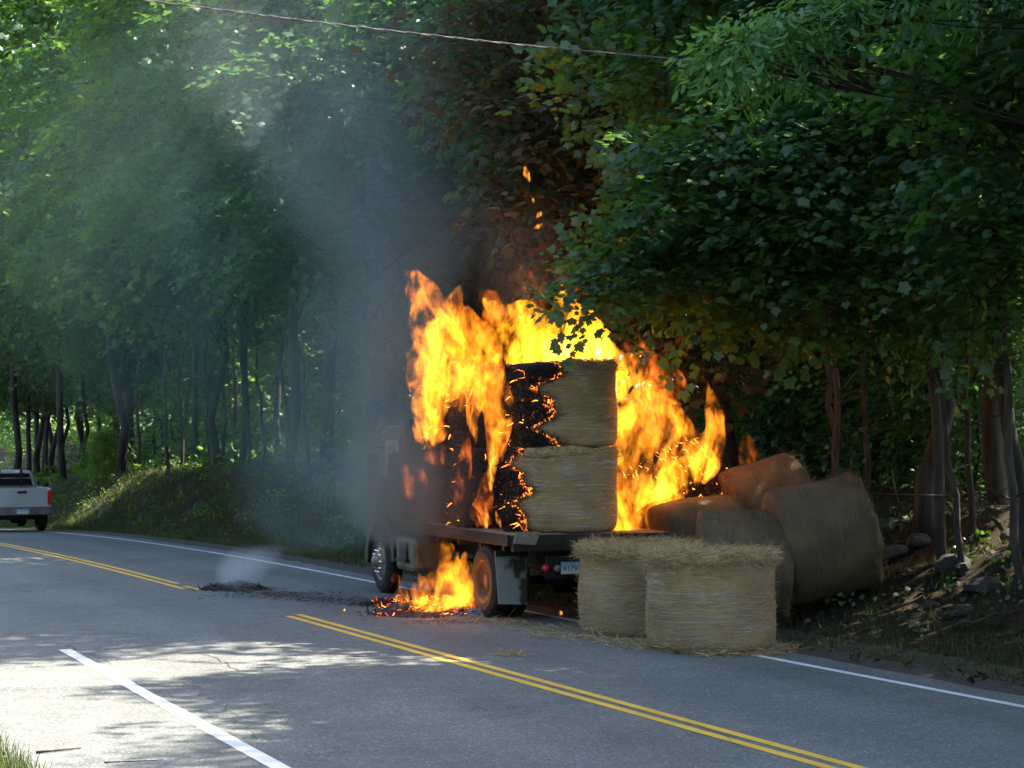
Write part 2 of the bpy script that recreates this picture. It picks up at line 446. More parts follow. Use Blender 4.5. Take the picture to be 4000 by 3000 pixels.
def m_smoke(name, dens, col, spine, sc=0.8, thr=(0.35, 0.68), aniso=0.2, stretch=(1, 1, 0.6), step=0.6, absorb=None):
    """spine: (point, radius) rising; density fades smoothly from the spine to its radius"""
    m, nt, out = newmat(name)
    geo = nt.nodes.new("ShaderNodeNewGeometry")
    sp = nt.nodes.new("ShaderNodeSeparateXYZ"); nt.links.new(geo.outputs["Position"], sp.inputs[0])
    z0, z1 = spine[0][0].z, spine[-1][0].z
    xs = [p.x for p, r in spine]; ys = [p.y for p, r in spine]; rs_ = [r for p, r in spine]
    x0, x1, y0, y1, rm = min(xs) - .01, max(xs) + .01, min(ys) - .01, max(ys) + .01, max(rs_)
    t = math_(nt, 'DIVIDE', math_(nt, 'SUBTRACT', sp.outputs[2], z0), z1 - z0, True)
    st = [((p.z - z0) / (z1 - z0), ((p.x - x0) / (x1 - x0), (p.y - y0) / (y1 - y0), r / rm)) for p, r in spine]
    c = ramp(nt, t, st, 'EASE' if len(st) < 3 else 'LINEAR')
    sc_ = nt.nodes.new("ShaderNodeSeparateColor"); nt.links.new(c, sc_.inputs[0])
    cx = math_(nt, 'ADD', math_(nt, 'MULTIPLY', sc_.outputs[0], x1 - x0), x0)
    cy = math_(nt, 'ADD', math_(nt, 'MULTIPLY', sc_.outputs[1], y1 - y0), y0)
    rr = math_(nt, 'MULTIPLY', sc_.outputs[2], rm)
    mp = nt.nodes.new("ShaderNodeMapping"); mp.inputs["Scale"].default_value = stretch
    nt.links.new(geo.outputs["Position"], mp.inputs[0])
    n1 = noise(nt, mp.outputs[0], sc, 5, 0.6, 0.9)
    dx = math_(nt, 'SUBTRACT', sp.outputs[0], cx); dy = math_(nt, 'SUBTRACT', sp.outputs[1], cy)
    d = math_(nt, 'SQRT', math_(nt, 'ADD', math_(nt, 'MULTIPLY', dx, dx), math_(nt, 'MULTIPLY', dy, dy)))
    q = math_(nt, 'ADD', math_(nt, 'DIVIDE', d, rr), math_(nt, 'MULTIPLY', math_(nt, 'SUBTRACT', n1, 0.5), 0.9))
    fall = ramp(nt, q, [(0.0, 1.0), (0.5, 0.5), (1.0, 0.0)], 'EASE')
    ends = ramp(nt, t, [(0.0, 0.0), (0.08, 1.0), (0.55, 0.8), (1.0, 0.0)])
    k = math_(nt, 'MULTIPLY', math_(nt, 'MULTIPLY', fall, ends), ramp(nt, n1, [(thr[0], 0.12), (thr[1], 1.0)]))
    p = nt.nodes.new("ShaderNodeVolumePrincipled")
    p.inputs["Color"].default_value = (*col, 1)
    p.inputs["Anisotropy"].default_value = aniso
    nt.links.new(math_(nt, 'MULTIPLY', k, dens), p.inputs["Density"])
    nt.links.new(p.outputs[0], out.inputs["Volume"])
    m.cycles.volume_step_rate = step
    return m

M['steel_dark'] = simple('dark_steel', (0.006, 0.005, 0.005), (0.020, 0.014, 0.010), 0.6, 0.3, 7, 0.1)
M['rubber'] = simple('rubber', (0.010, 0.010, 0.010), (0.024, 0.022, 0.020), 0.85, 0, 12, 0.2)
M['rim'] = simple('rim_metal', (0.16, 0.15, 0.13), (0.30, 0.29, 0.26), 0.5, 0.5, 6)
M['rim_scorched'] = simple('scorched_rim', (0.06, 0.03, 0.02), (0.15, 0.09, 0.06), 0.7, 0.2, 5)
M['chrome'] = simple('chrome', (0.75, 0.75, 0.75), None, 0.12, 1.0)
M['flap'] = simple('dirty_flap', (0.035, 0.030, 0.022), (0.21, 0.215, 0.20), 0.8, 0, 2.6, 0, (1, 1, 0.7), 0.43, 0.49)
M['red_lens'] = simple('red_lens', (0.55, 0.015, 0.02), None, 0.25)
M['dull_lens'] = simple('dull_lens', (0.16, 0.14, 0.09), None, 0.4)
M['wood'] = simple('weathered_plank', (0.10, 0.08, 0.055), (0.22, 0.18, 0.12), 0.85, 0, 5, 0.4, (6, 0.6, 6))
M['cab_paint'] = simple('sooty_cab_paint', (0.010, 0.0095, 0.009), (0.045, 0.042, 0.037), 0.6, 0.1, 2.5)
M['glass_dark'] = simple('dark_glass', (0.012, 0.014, 0.016), None, 0.08, 0, 1, 0, spec=0.6)
M['tank'] = simple('fuel_tank_metal', (0.10, 0.10, 0.085), (0.22, 0.215, 0.19), 0.55, 0.4, 4)
M['black'] = simple('plate_black', (0.015, 0.015, 0.018), None, 0.6)
M['truck_white'] = simple('pickup_paint', (0.38, 0.39, 0.38), (0.46, 0.47, 0.46), 0.35, 0.2, 1.5)
M['bumper'] = simple('bumper_metal', (0.10, 0.10, 0.10), (0.25, 0.25, 0.26), 0.35, 0.8, 3)
M['rock'] = simple('rock', (0.014, 0.013, 0.012), (0.060, 0.056, 0.048), 0.9, 0, 5, 0.7)
M['ash'] = simple('ash', (0.012, 0.012, 0.011), (0.060, 0.055, 0.048), 0.95, 0, 12, 0.8)
M['debris'] = simple('burnt_debris', (0.02, 0.018, 0.015), (0.11, 0.085, 0.055), 0.95, 0, 3)
M['grey_ash'] = simple('grey_ash', (0.06, 0.055, 0.055), (0.22, 0.20, 0.20), 0.95, 0, 9, 0.8)
M['cable'] = simple('cable', (0.05, 0.05, 0.05), (0.14, 0.14, 0.14), 0.5, 0.2, 8)

def m_plate(name, top, bot):
    m, nt, out = newmat(name)
    sp = nt.nodes.new("ShaderNodeSeparateXYZ"); nt.links.new(texco(nt, kind='Generated'), sp.inputs[0])
    c = ramp(nt, sp.outputs[2], [(0.35, bot), (0.95, top)])
    pbsdf(nt, out, c, 0.45)
    return m
M['plate'] = m_plate('plate_print', (0.10, 0.30, 0.48), (0.52, 0.56, 0.54))

# ------------------------------------------------------------------ ground, road, paint
def sheet(name, us, ns, zf, mat, kind="structure", smooth=True):
    U, NN = np.meshgrid(us, ns, indexing='ij')
    Z = zf(U, NN)
    X = -SA * U + CA * NN; Y = CA * U + SA * NN
    v = np.stack([X, Y, Z], -1).reshape(-1, 3)
    a, b = len(us), len(ns)
    i, j = np.meshgrid(np.arange(a - 1), np.arange(b - 1), indexing='ij')
    q = np.stack([i * b + j, i * b + j + 1, (i + 1) * b + j + 1, (i + 1) * b + j], -1).reshape(-1, 4)[:, ::-1]
    me = np_mesh(name, v, q.ravel(), np.full(len(q), 4), smooth=smooth)
    o = mesh_obj(name, me, mat)
    tag(o, kind=kind)
    return o
us = np.concatenate([np.arange(-40, 8, 4.0), np.arange(8, 80, 0.4), np.arange(80, 140, 2.0), np.arange(140, 420, 20)])
nsg = np.concatenate([np.arange(-60, 0, 6.0), np.arange(0, 3.0, 0.3), [3.0, 8.0, 12.6], np.arange(13.0, 24, 0.3), np.arange(24, 60, 1.5), np.arange(60, 260, 20)])
def ground_z(U, NN):
    z = G(U, np.minimum(NN, 70)) + np.maximum(NN - 70, 0) * 0.03
    return z - 0.06 * sst(2.6, 3.2, NN) * (1 - sst(12.6, 13.4, NN))
tag(sheet('ground', us, nsg, ground_z, M['ground']), "dark leaf-littered forest floor and bank beside the road")
usr = np.concatenate([np.arange(-40, 30, 5.0), np.arange(30, 120, 1.0), np.arange(120, 300, 20)])
def edge_wob(u): return 0.07 * np.sin(u * 1.3) + 0.05 * np.sin(u * 3.1 + 1)
def road_sheet():
    us_ = np.concatenate([np.arange(-40, 8, 4.0), np.arange(8, 80, 0.5), np.arange(80, 300, 8.0)])
    ns_ = np.array([0.0, 0.25, 0.5, 0.75, 1.0])
    U, T = np.meshgrid(us_, ns_, indexing='ij')
    lo = 2.95 + edge_wob(U); hi = 12.78 + edge_wob(U * 0.8 + 4)
    NN = lo + (hi - lo) * T
    Z = drop(U)
    v = np.stack([-SA * U + CA * NN, CA * U + SA * NN, Z], -1).reshape(-1, 3)
    a, b = len(us_), 5
    i, j = np.meshgrid(np.arange(a - 1), np.arange(b - 1), indexing='ij')
    q = np.stack([i * b + j, (i + 1) * b + j, (i + 1) * b + j + 1, i * b + j + 1], -1).reshape(-1, 4)[:, ::-1]
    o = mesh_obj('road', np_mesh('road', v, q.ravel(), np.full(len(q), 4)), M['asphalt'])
    tag(o, "grey asphalt road crossed by long tree shadows", kind="structure")
road_sheet()
sh = sheet('shoulder', np.arange(4, 90, 0.5), np.array([12.6, 12.9, 13.2, 13.5, 13.9]), lambda U, NN: np.where(NN < 12.85, drop(U) - 0.03, G(U, NN) + 0.022 + 0.012 * np.sin(U * 6 + NN * 9)), M['gravel'])
def stripe(name, n0, n1, u0, u1, mat, z=0.004, label=None, skew=0.0):
    us_ = np.linspace(u0, u1, max(3, int((u1 - u0) / 0.6)))
    v = []
    for u in us_:
        for n in (n0, n1):
            x, y = W(u, n - skew * (u1 - u)); v.append((x, y, float(drop(u)) + z))
    k = len(us_)
    q = np.array([(2 * i, 2 * i + 1, 2 * i + 3, 2 * i + 2) for i in range(k - 1)])
    o = tag(mesh_obj(name, np_mesh(name, v, q.ravel(), np.full(len(q), 4)), mat), kind="structure")
    if label: o["label"] = label
    return o
for a, b in ((8.84, 8.95), (9.05, 9.16)):
    stripe('yellow_line', a, b, 2, 27.6 if a < 9 else 27.8, M['yellow'], label="near stretch of the double yellow centre line", skew=0.0165)
    stripe('yellow_line', a - 0.02, b - 0.02, 33.0 if a < 9 else 34.2, 82, M['yellow'], label="far stretch of the double yellow centre line")
stripe('yellow_line', 9.0, 9.11, 32.6, 33.6, M['yellow'])
stripe('white_line', 12.17, 12.28, 4, 90, M['white'], label="thin white edge line along the wooded side")
stripe('white_line', 5.07, 5.22, 6, 24.45, M['white'], label="broad white line on the sunny near side", skew=0.033)

# open cracks in the asphalt
def crack(label, pts, w, seed):
    prn = random.Random(seed); q = []
    pts = [ground_px(*p) for p in pts]
    for a, b in zip(pts[:-1], pts[1:]):
        k = max(3, int((b - a).length / 0.12))
        for i in range(k): q.append(a.lerp(b, i / k) + Vector((prn.gauss(0, .03), prn.gauss(0, .03), 0)))
    mb = MB(); flat_stroke(mb, q, [w * prn.uniform(0.3, 1.0) for _ in q], 0.005)
    tag(mb.build('road_crack', M['crack']), label, kind="structure")
def cracks():
    crack("crack wandering from the tip of the broad white line", ((148, 1390), (168, 1408), (215, 1420), (250, 1440)), 0.010, 1)
    crack("dark ragged crack in the middle of the near lane", ((425, 1412), (470, 1420), (498, 1438), (520, 1452)), 0.020, 2)
    crack("crack crossing the sunlit patch", ((395, 1476), (420, 1484), (440, 1502), (490, 1520), (510, 1555), (560, 1602)), 0.010, 3)
    crack("long faint crack beside the double yellow line", ((1480, 1560), (1560, 1590), (1620, 1625), (1690, 1650)), 0.008, 4)
    crack("faint crack in the far lane", ((1600, 1440), (1700, 1470), (1800, 1480), (1900, 1500)), 0.008, 5)

# worn painted utility figures on the asphalt, far left
def ground_px(px, py, z=0.0):
    Y = (EYE - z) * F / (py - HY)
    return Vector(((px - CX) * Y / F, Y, z))
def flat_stroke(mb, pts, w, z):
    pts = [Vector((p.x, p.y, 0)) for p in pts]
    L, Rr = [], []
    for i, p in enumerate(pts):
        d = (pts[min(i + 1, len(pts) - 1)] - pts[max(i - 1, 0)]).normalized()
        nrm = Vector((-d.y, d.x, 0)) * (w[i] if hasattr(w, '__len__') else w) / 2
        L.append(p + nrm + Vector((0, 0, z))); Rr.append(p - nrm + Vector((0, 0, z)))
    k = len(pts)
    mb.add(L + Rr, [(i, k + i, k + i + 1, i + 1) for i in range(k - 1)])
def src(px, py):  # photo zoom (0,2600)-(300,2750) at 7.373x -> picture column, row
    return ground_px((px / 7.373) * 0.553, (2600 + py / 7.373) * 0.553)
cracks()
mb = MB()
for st in ([(-40, 560), (90, 505), (190, 462), (300, 455), (420, 475), (520, 510), (620, 555), (710, 600), (560, 600), (400, 612), (300, 615), (160, 600)],
           [(0, 560), (60, 585)], [(240, 560), (310, 565), (380, 540)],
           [(870, 490), (790, 455), (720, 425), (800, 398), (960, 385), (1130, 383), (1290, 395)],
           [(900, 535), (960, 555), (1040, 560)], [(1010, 475), (1090, 482)], [(1220, 495), (1300, 492)],
           [(1290, 400), (1400, 450), (1500, 485), (1600, 518), (1450, 525), (1300, 510)]):
    flat_stroke(mb, [src(*p) for p in st], 0.035, 0.004)
tag(mb.build('painted_figures', M['white']), "two worn white figures spray painted on the sunlit asphalt", kind="structure")

# ------------------------------------------------------------------ foliage
def leaf_template(kind):
    if kind == 'maple':
        half = [(0, 0), (0.20, -0.07), (0.44, 0.05), (0.37, 0.17), (0.63, 0.36), (0.47, 0.43), (0.50, 0.60), (0.27, 0.52), (0.25, 0.76), (0.13, 0.74), (0, 1.02)]
    elif kind == 'simple':
        half = [(0, 0), (0.42, 0.05), (0.56, 0.42), (0.24, 0.52), (0, 1.0)]
    elif kind == 'long':
        half = [(0, 0), (0.13, 0.22), (0.19, 0.50), (0.14, 0.78), (0, 1.08)]
    else:
        half = [(0, 0), (0.36, 0.25), (0.30, 0.70), (0, 1.0)]
    k = len(half)
    v = [(x, y, -0.14 * x - 0.05 * y * y) for x, y in half] + [(-x, y, -0.14 * x - 0.05 * y * y) for x, y in half[1:-1]]
    f1 = list(range(k))
    f2 = [0] + [k - 1] + list(range(k + k - 3, k - 1, -1))
    return np.array(v, float), [f1, f2]
LT = {k: leaf_template(k) for k in ('maple', 'simple', 'long', 'oval')}
def norm(a): return a / np.maximum(np.linalg.norm(a, axis=-1, keepdims=True), 1e-9)
def leaf_frames(tips, nrms):
    t = norm(tips); nn = norm(nrms - t * np.sum(nrms * t, -1, keepdims=True)); x = np.cross(t, nn)
    return np.stack([x, t, nn], -1)
def leaves_mesh(name, pos, tips, nrms, size, kind):
    tv, tf = LT[kind]
    Rm = leaf_frames(tips, nrms)
    v = np.einsum('nij,kj->nki', Rm, tv) * size[:, None, None] + pos[:, None, :]
    n, k = len(pos), len(tv)
    fl = np.concatenate([np.array(f) for f in tf])
    loops = (fl[None, :] + (np.arange(n) * k)[:, None]).ravel()
    sizes = np.tile([len(f) for f in tf], n)
    return np_mesh(name, v.reshape(-1, 3), loops, sizes)
def sprays(pos, out, per, length, size, droop=0.35, rs=None):
    """leaves set alternately along small twigs; pos, out: one per twig"""
    rs = rs or rng
    n = len(pos)
    d = norm(out + rs.normal(0, 0.35, (n, 3)) + np.array([0, 0, -droop]))
    up = np.array([0, 0, 1.0]) + rs.normal(0, 0.28, (n, 3))
    side = norm(np.cross(d, up))
    upn = np.cross(side, d)
    L = length * rs.uniform(0.6, 1.25, n)
    t = (np.arange(per) + 0.5) / per
    s = np.where(np.arange(per) % 2 == 0, 1.0, -1.0)
    wid = 0.50 * np.sin(np.pi * np.clip(t * 0.85 + 0.12, 0, 1))
    p = pos[:, None, :] + d[:, None, :] * (L[:, None] * t)[:, :, None] \
        + side[:, None, :] * (L[:, None] * (s * wid * rs.uniform(0.1, 1.0, (n, per))))[:, :, None] \
        + rs.normal(0, 0.05, (n, per, 3)) * L[:, None, None]
    p[..., 2] -= 0.30 * L[:, None] * t ** 2
    tips = side[:, None, :] * (s * 0.8)[None, :, None] + d[:, None, :] * 0.75 + rs.normal(0, 0.30, (n, per, 3)) + np.array([0, 0, -0.32])
    nr = upn[:, None, :] + rs.normal(0, 0.26, (n, per, 3))
    sz = size * rs.uniform(0.5, 1.3, (n, per)) * rs.uniform(0.8, 1.2, (n, 1))
    return p.reshape(-1, 3), tips.reshape(-1, 3), nr.reshape(-1, 3), sz.ravel()
def lobe_points(c, r, n, shell=0.55, rs=None):
    rs = rs or rng
    q = norm(rs.normal(0, 1, (n, 3)))
    rad = (shell + (1 - shell) * rs.random(n) ** 0.7)[:, None]
    return np.array(c) + q * rad * np.array(r), q * np.array([1, 1, 0.45])
def trunk_mesh(mb, path, r0, r1, sides=9, flare=True):
    k = len(path)
    rr = [r0 + (r1 - r0) * (i / (k - 1)) for i in range(k)]
    if flare: rr[0] *= 1.18
    mb.tube(path, rr, sides)
def bend_path(a, b, k=7, wob=0.12, rs=random):
    a, b = Vector(a), Vector(b)
    L = (b - a).length
    o = [Vector((0, 0, 0))] + [Vector((rs.gauss(0, 1), rs.gauss(0, 1), 0)) * wob * L / k for _ in range(k - 1)] + [Vector((0, 0, 0))]
    return [a.lerp(b, i / k) + o[i] for i in range(k + 1)]

# distant and mid-distance forest trees: a few built ones, then copies
def build_tree_meshes(idx, H, base, rad, nspr, leaf, size, lmat, per=17, rt=0.15):
    rs = np.random.default_rng(100 + idx)
    pr = random.Random(100 + idx)
    tm = MB()
    lean = Vector((pr.uniform(-0.5, 0.5), pr.uniform(-0.5, 0.5), 0))
    top = Vector((0, 0, H * 0.9)) + lean
    tp = bend_path((0, 0, -0.4), top, 9, 0.08, pr)
    trunk_mesh(tm, tp, rt, 0.03)
    pts, outs = [], []
    nl = 13
    for i in range(nl):
        t = base + (0.96 - base) * (i + 0.5) / nl
        org = tp[min(9, int(t * 9))]
        ang = i * 2.4 + pr.uniform(-0.4, 0.4)
        k = math.sin(math.pi * min(1, (t - base) / (1 - base) * 0.80 + 0.22))
        ln = rad * k * pr.uniform(0.75, 1.1)
        end = Vector((org.x + math.cos(ang) * ln, org.y + math.sin(ang) * ln, H * t + ln * pr.uniform(0.0, 0.35)))
        lp = bend_path(org, end, 4, 0.15, pr)
        trunk_mesh(tm, lp, max(0.02, rt * 0.40 * (1.1 - t)), 0.010, 5, False)
        c = Vector(org).lerp(end, 0.68)
        r = (ln * 0.55 + 0.5, ln * 0.55 + 0.5, 0.55 + 0.22 * ln)
        m = int(nspr / nl * (0.6 + 0.8 * k))
        a, b = lobe_points(c, r, m, 0.35, rs)
        pts.append(a); outs.append(b + np.array([math.cos(ang), math.sin(ang), 0]) * 0.5)
    a, b = lobe_points((top.x, top.y, H * 0.93), (rad * 0.4, rad * 0.4, H * 0.09), int(nspr / nl), 0.3, rs)
    pts.append(a); outs.append(b)
    p, ti, nr, sz = sprays(np.concatenate(pts), np.concatenate(outs), per, 0.95, size, 0.35, rs)
    cm = leaves_mesh('crown', p, ti, nr, sz, leaf)
    cm.materials.append(lmat)
    t_me = bpy.data.meshes.new('trunk'); t_me.from_pydata(tm.v, [], tm.f)
    t_me.polygons.foreach_set("use_smooth", [True] * len(tm.f)); t_me.update()
    t_me.materials.append(M['bark'])
    return t_me, cm
TREES = [build_tree_meshes(0, 17, 0.30, 4.2, 1650, 'simple', 0.175, M['far_leaf'], rt=0.125),
         build_tree_meshes(1, 15, 0.30, 3.8, 1500, 'simple', 0.17, M['maple'], rt=0.10),
         build_tree_meshes(2, 18, 0.32, 4.5, 1750, 'simple', 0.18, M['far_leaf'], rt=0.14),
         build_tree_meshes(3, 14, 0.28, 3.9, 1500, 'simple', 0.17, M['maple_yellow'], rt=0.09)]
UNDER = [build_tree_meshes(12, 5.6, 0.10, 2.2, 520, 'simple', 0.14, M['maple'], 13, 0.05),
         build_tree_meshes(10, 5.2, 0.12, 2.1, 520, 'simple', 0.17, M['maple_yellow'], 11, 0.05),
         build_tree_meshes(11, 4.4, 0.10, 1.9, 460, 'simple', 0.16, M['far_leaf'], 11, 0.045)]
def place_tree(meshes, x, y, sc, rz, label, group, name='forest_tree', cat='tree', lean=0.0):
    e = empty(name, (x, y, G1(x, y)), rz, label, cat, group)
    e.rotation_euler = (lean * math.cos(rz), lean * math.sin(rz), rz)
    e.scale = (sc, sc, sc)
    t = link(bpy.data.objects.new('trunk', meshes[0]), e)
    c = link(bpy.data.objects.new('crown', meshes[1]), e)
    c["kind"] = "stuff"
    return e
pr = random.Random(5)
def forest():
    # left wood edge, seen across the road
    front = [(30, 17.0), (140, 18.0), (255, 16.6), (350, 22.0), (480, 17.4), (520, 17.8), (620, 17.0), (705, 17.6), (790, 17.0)]
    words = ["left of the parked pickup's roof", "above the parked pickup", "thick trunk standing at the top of the sunny bank", "set back from the bank right of the thick trunk",
             "third trunk along the left bank crest", "straight above the smoking ash heap", "in the dim stretch of bank right of the ash heap", "behind the thin smoke left of the burning truck", "behind the dark smoke beside the truck cab"]
    for i, ((px, n), w) in enumerate(zip(front, words)):
        x, y = at_n(px, n)
        k = (2, 0, 2, 3, 1, 3, 0, 2, 1)[i]
        place_tree(TREES[k], x, y, pr.uniform(1.05, 1.3), pr.uniform(0, 6.28), "tall leafy forest tree, " + w, "trees along the left wood edge")
    # deeper rows
    lab = "slender forest tree deep in the shade behind the front row of trees"
    for n0, du, r0, r1 in ((20.5, 4.6, 18, 112), (25.0, 5.0, 16, 125), (30.5, 6.0, 16, 135), (38, 8.0, 20, 150)):
        u = r0
        while u < r1:
            x, y = W(u + pr.uniform(-1.2, 1.2), n0 + pr.uniform(-1.3, 1.3))
            px = CX + F * x / y
            far = px < 1000
            if -260 < px < 2500 and not (n0 < 22 and 1050 < px < 1300) and not (n0 < 32 and 56.5 < u < 75):
                place_tree(TREES[pr.choice((0, 1, 2, 3))], x, y, pr.uniform(1.08, 1.34), pr.uniform(0, 6.28), lab, "forest trees in the depth of the wood")
            u += du * pr.uniform(0.8, 1.2)
    # trees right of the frame that shade the road
    for u, n, s in ((1.5, 17.0, 0.95), (6, 16.6, 1.08), (10.5, 17.0, 1.04), (14.6, 17.4, 0.94), (18.4, 18.0, 1.02), (4, 21, 0.9), (9, 21.5, 0.95), (14, 22, 0.9)):
        x, y = W(u, n)
        place_tree(TREES[pr.choice((0, 1, 2))], x, y, s, pr.uniform(0, 6.28), "leafy roadside tree nearest the camera at the right edge of the wood", "roadside trees right of the wood edge")
    # understorey
    for px, n, s, k, w in ((222, 16.4, 0.36, 0, "small bright bush leaning out beside the thick trunk on the sunny bank"), (480, 22, 1.1, 1, "leafy sapling between the thin trunks above the ash heap"),
                        (660, 22.5, 1.1, 0, "leafy sapling behind the pale smoke left of the truck"), (850, 20.5, 1.2, 1, "leafy sapling hidden in smoke behind the truck cab"), (960, 21, 1.2, 0, "leafy sapling behind the left end of the fire"),
                        (1640, 25, 0.9, 0, "dark sapling behind the leaning fire-lit trunk"), (1760, 27, 0.9, 0, "sapling in the gloom above the highest fallen bale"), (1850, 29, 1.0, 0, "sapling behind the fire-lit pair of stems"),
                        (2090, 28, 1.0, 0, "sapling in the dark hollow between the right-hand poles"), (2190, 26, 1.0, 0, "sapling at the far right edge behind the slanting pole"), (1700, 32, 1.2, 1, "distant bright sapling seen past the dark trunk behind the fallen bales"),
                        (1980, 33, 1.2, 0, "distant bright sapling seen beside the thick maple trunk"), (2140, 35, 1.3, 1, "distant sunlit sapling far back at the right"), (1700, 20.6, 0.85, -1, "dark green sapling just behind the highest fallen bale"),
                        (1868, 20.5, 0.8, -1, "dark green sapling behind the biggest fallen bale's right end"), (1960, 21.5, 0.9, -1, "dark green sapling left of the thick maple trunk"), (2110, 20.5, 0.85, -1, "dark green sapling behind the thin right-hand poles")):
        x, y = at_n(px, n)
        place_tree(UNDER[k + 1 if k >= 0 else 0], x, y, s, pr.uniform(0, 6.28), w, "saplings under the tall trees", 'sapling', 'sapling')
forest()

# near trees on the right, each leaf of the front boughs an object
def near_tree(name, label, cat, base, trunk_top, lobes, r0, leaf, size, lmat, per, length, nobj=300, group=None, bark='bark', seed=1, droop=0.4, extra=()):
    rs = np.random.default_rng(seed); prn = random.Random(seed)
    bx, by = base
    e = empty(name, (bx, by, G1(bx, by)), 0, label, cat, group)
    o = Vector(e.location)
    tm = MB()
    tp = bend_path((0, 0, -0.4), Vector(trunk_top) - o, 9, 0.10, prn)
    trunk_mesh(tm, tp, r0, r0 * 0.35, 11)
    P_, O_ = [], []
    for c, r, n in lobes:
        c = Vector(c) - o
        best = min(tp[3:], key=lambda q: (q - c).length + abs(q.z - (c.z - 0.8)) * 0.6)
        lp = bend_path(best, c, 5, 0.16, prn)
        trunk_mesh(tm, lp, max(0.012, r0 * 0.30), 0.008, 6, False)
        a, b = lobe_points(c, r, n, 0.25, rs)
        dirv = c - best; dirv = np.array(dirv.normalized() if dirv.length > 0.01 else Vector((0, 0, 1)))
        P_.append(a); O_.append(b + dirv * 0.5)
        for q in a[:: max(1, len(a) // 14)]:
            w = bend_path(lp[prn.choice((3, 4, 5))], q, 3, 0.12, prn)
            trunk_mesh(tm, w, 0.012, 0.004, 4, False)
    p, ti, nr, sz = sprays(np.concatenate(P_), np.concatenate(O_), per, length, size, droop, rs)
    wy = p[:, 1] + o.y; wx = p[:, 0] + o.x; wz = p[:, 2] + o.z
    px = CX + F * wx / wy; py = HY - (wz - EYE) * F / wy
    vis = (px > 0) & (px < 2212) & (py > 0) & (py < 1659)
    order = np.argsort(np.where(vis, wy, 1e9))
    front = order[:min(nobj, int(vis.sum()))]
    rest = np.setdiff1d(np.arange(len(p)), front)
    cm = leaves_mesh('crown', p[rest], ti[rest], nr[rest], sz[rest], leaf)
    c = mesh_obj('crown', cm, lmat, e); c["kind"] = "stuff"
    tm.build('trunk', M[bark], e, smooth=True)
    if len(front):
        tv, tf = LT[leaf]
        lm = bpy.data.meshes.new('leaf'); lm.from_pydata([tuple(v) for v in tv], [], tf); lm.update(); lm.materials.append(lmat)
        Rm = leaf_frames(ti[front], nr[front])
        for k, i in enumerate(front):
            q = bpy.data.objects.new('leaf', lm)
            m3 = Matrix([list(r_) for r_ in Rm[k]]) * float(sz[i])
            q.matrix_local = Matrix.Translation(Vector(p[i])) @ m3.to_4x4()
            COL.objects.link(q); q.parent = e
    return e
def L(px, py, Y, rx, ry, rz, n): return (P(px, py, Y), (rx, ry, rz), n)

# maple whose drooping boughs hang over the load and the fire
x, y = at_n(1568, 17.4)
near_tree('maple_tree', "big maple with a fire-lit trunk whose boughs droop over the burning bales", 'tree', (x, y), P(1545, -250, y + 0.3),
          [L(1480, 330, 28.0, 1.0, 1.0, 0.5, 46), L(1420, 520, 27.8, 0.7, 0.7, 0.26, 34), L(1350, 555, 27.0, 0.55, 0.6, 0.22, 30), L(1285, 610, 26.8, 0.32, 0.4, 0.16, 16), L(1255, 640, 26.8, 0.16, 0.2, 0.08, 6),
           L(1480, 470, 27.4, 1.0, 1.0, 0.45, 48), L(1470, 600, 27.6, 0.7, 0.8, 0.25, 30), L(1590, 300, 27.0, 1.1, 1.1, 0.5, 52), L(1420, 190, 29.5, 1.2, 1.3, 0.6, 44), L(1340, 90, 30.5, 1.1, 1.2, 0.6, 36),
           L(1520, 110, 29.0, 1.3, 1.3, 0.6, 50), L(1590, 540, 27.6, 0.95, 1.0, 0.40, 44), L(1580, 650, 28.5, 0.6, 0.7, 0.22, 20), L(1640, 420, 27.4, 0.9, 0.9, 0.35, 36),
           L(1500, -60, 30, 2.0, 1.8, 1.0, 70), L(1350, -160, 31, 2.0, 1.8, 1.0, 60), L(1620, -200, 31, 2.2, 2.0, 1.2, 80), L(1500, -380, 31, 2.2, 2.0, 1.2, 80)],
          0.17, 'maple', 0.128, M['maple'], 20, 0.85, 300, None, 'bark', 21, 0.22)
x, y = at_n(1990, 17.2)
near_tree('maple_tree', "dense dark maple with a thick trunk filling the upper right of the wood", 'tree', (x, y), P(1985, -300, y),
          [L(1760, 330, 26.6, 1.2, 1.1, 0.42, 56), L(1710, 480, 26.6, 1.1, 1.0, 0.38, 50), L(1860, 450, 26.6, 1.2, 1.0, 0.42, 56), L(1900, 280, 27, 1.2, 1.1, 0.5, 54),
           L(1800, 610, 27.0, 1.05, 1.0, 0.32, 44), L(1950, 570, 26.6, 1.0, 1.0, 0.32, 44), L(1690, 190, 27.8, 1.2, 1.1, 0.5, 48), L(1850, 140, 28.5, 1.2, 1.1, 0.5, 46), L(1900, 690, 28, 0.8, 0.9, 0.22, 20),
           L(1690, 650, 28, 0.8, 0.8, 0.22, 20), L(1800, -60, 29, 2.0, 1.8, 1.0, 80), L(2000, 40, 29, 1.4, 1.2, 0.8, 60), L(1950, -200, 29.5, 2.2, 2.0, 1.2, 90), L(1850, -380, 30, 2.2, 2.0, 1.2, 80)],
          0.15, 'maple', 0.128, M['maple'], 20, 0.85, 300, None, 'bark', 22, 0.22)
x, y = at_n(2175, 16.6)
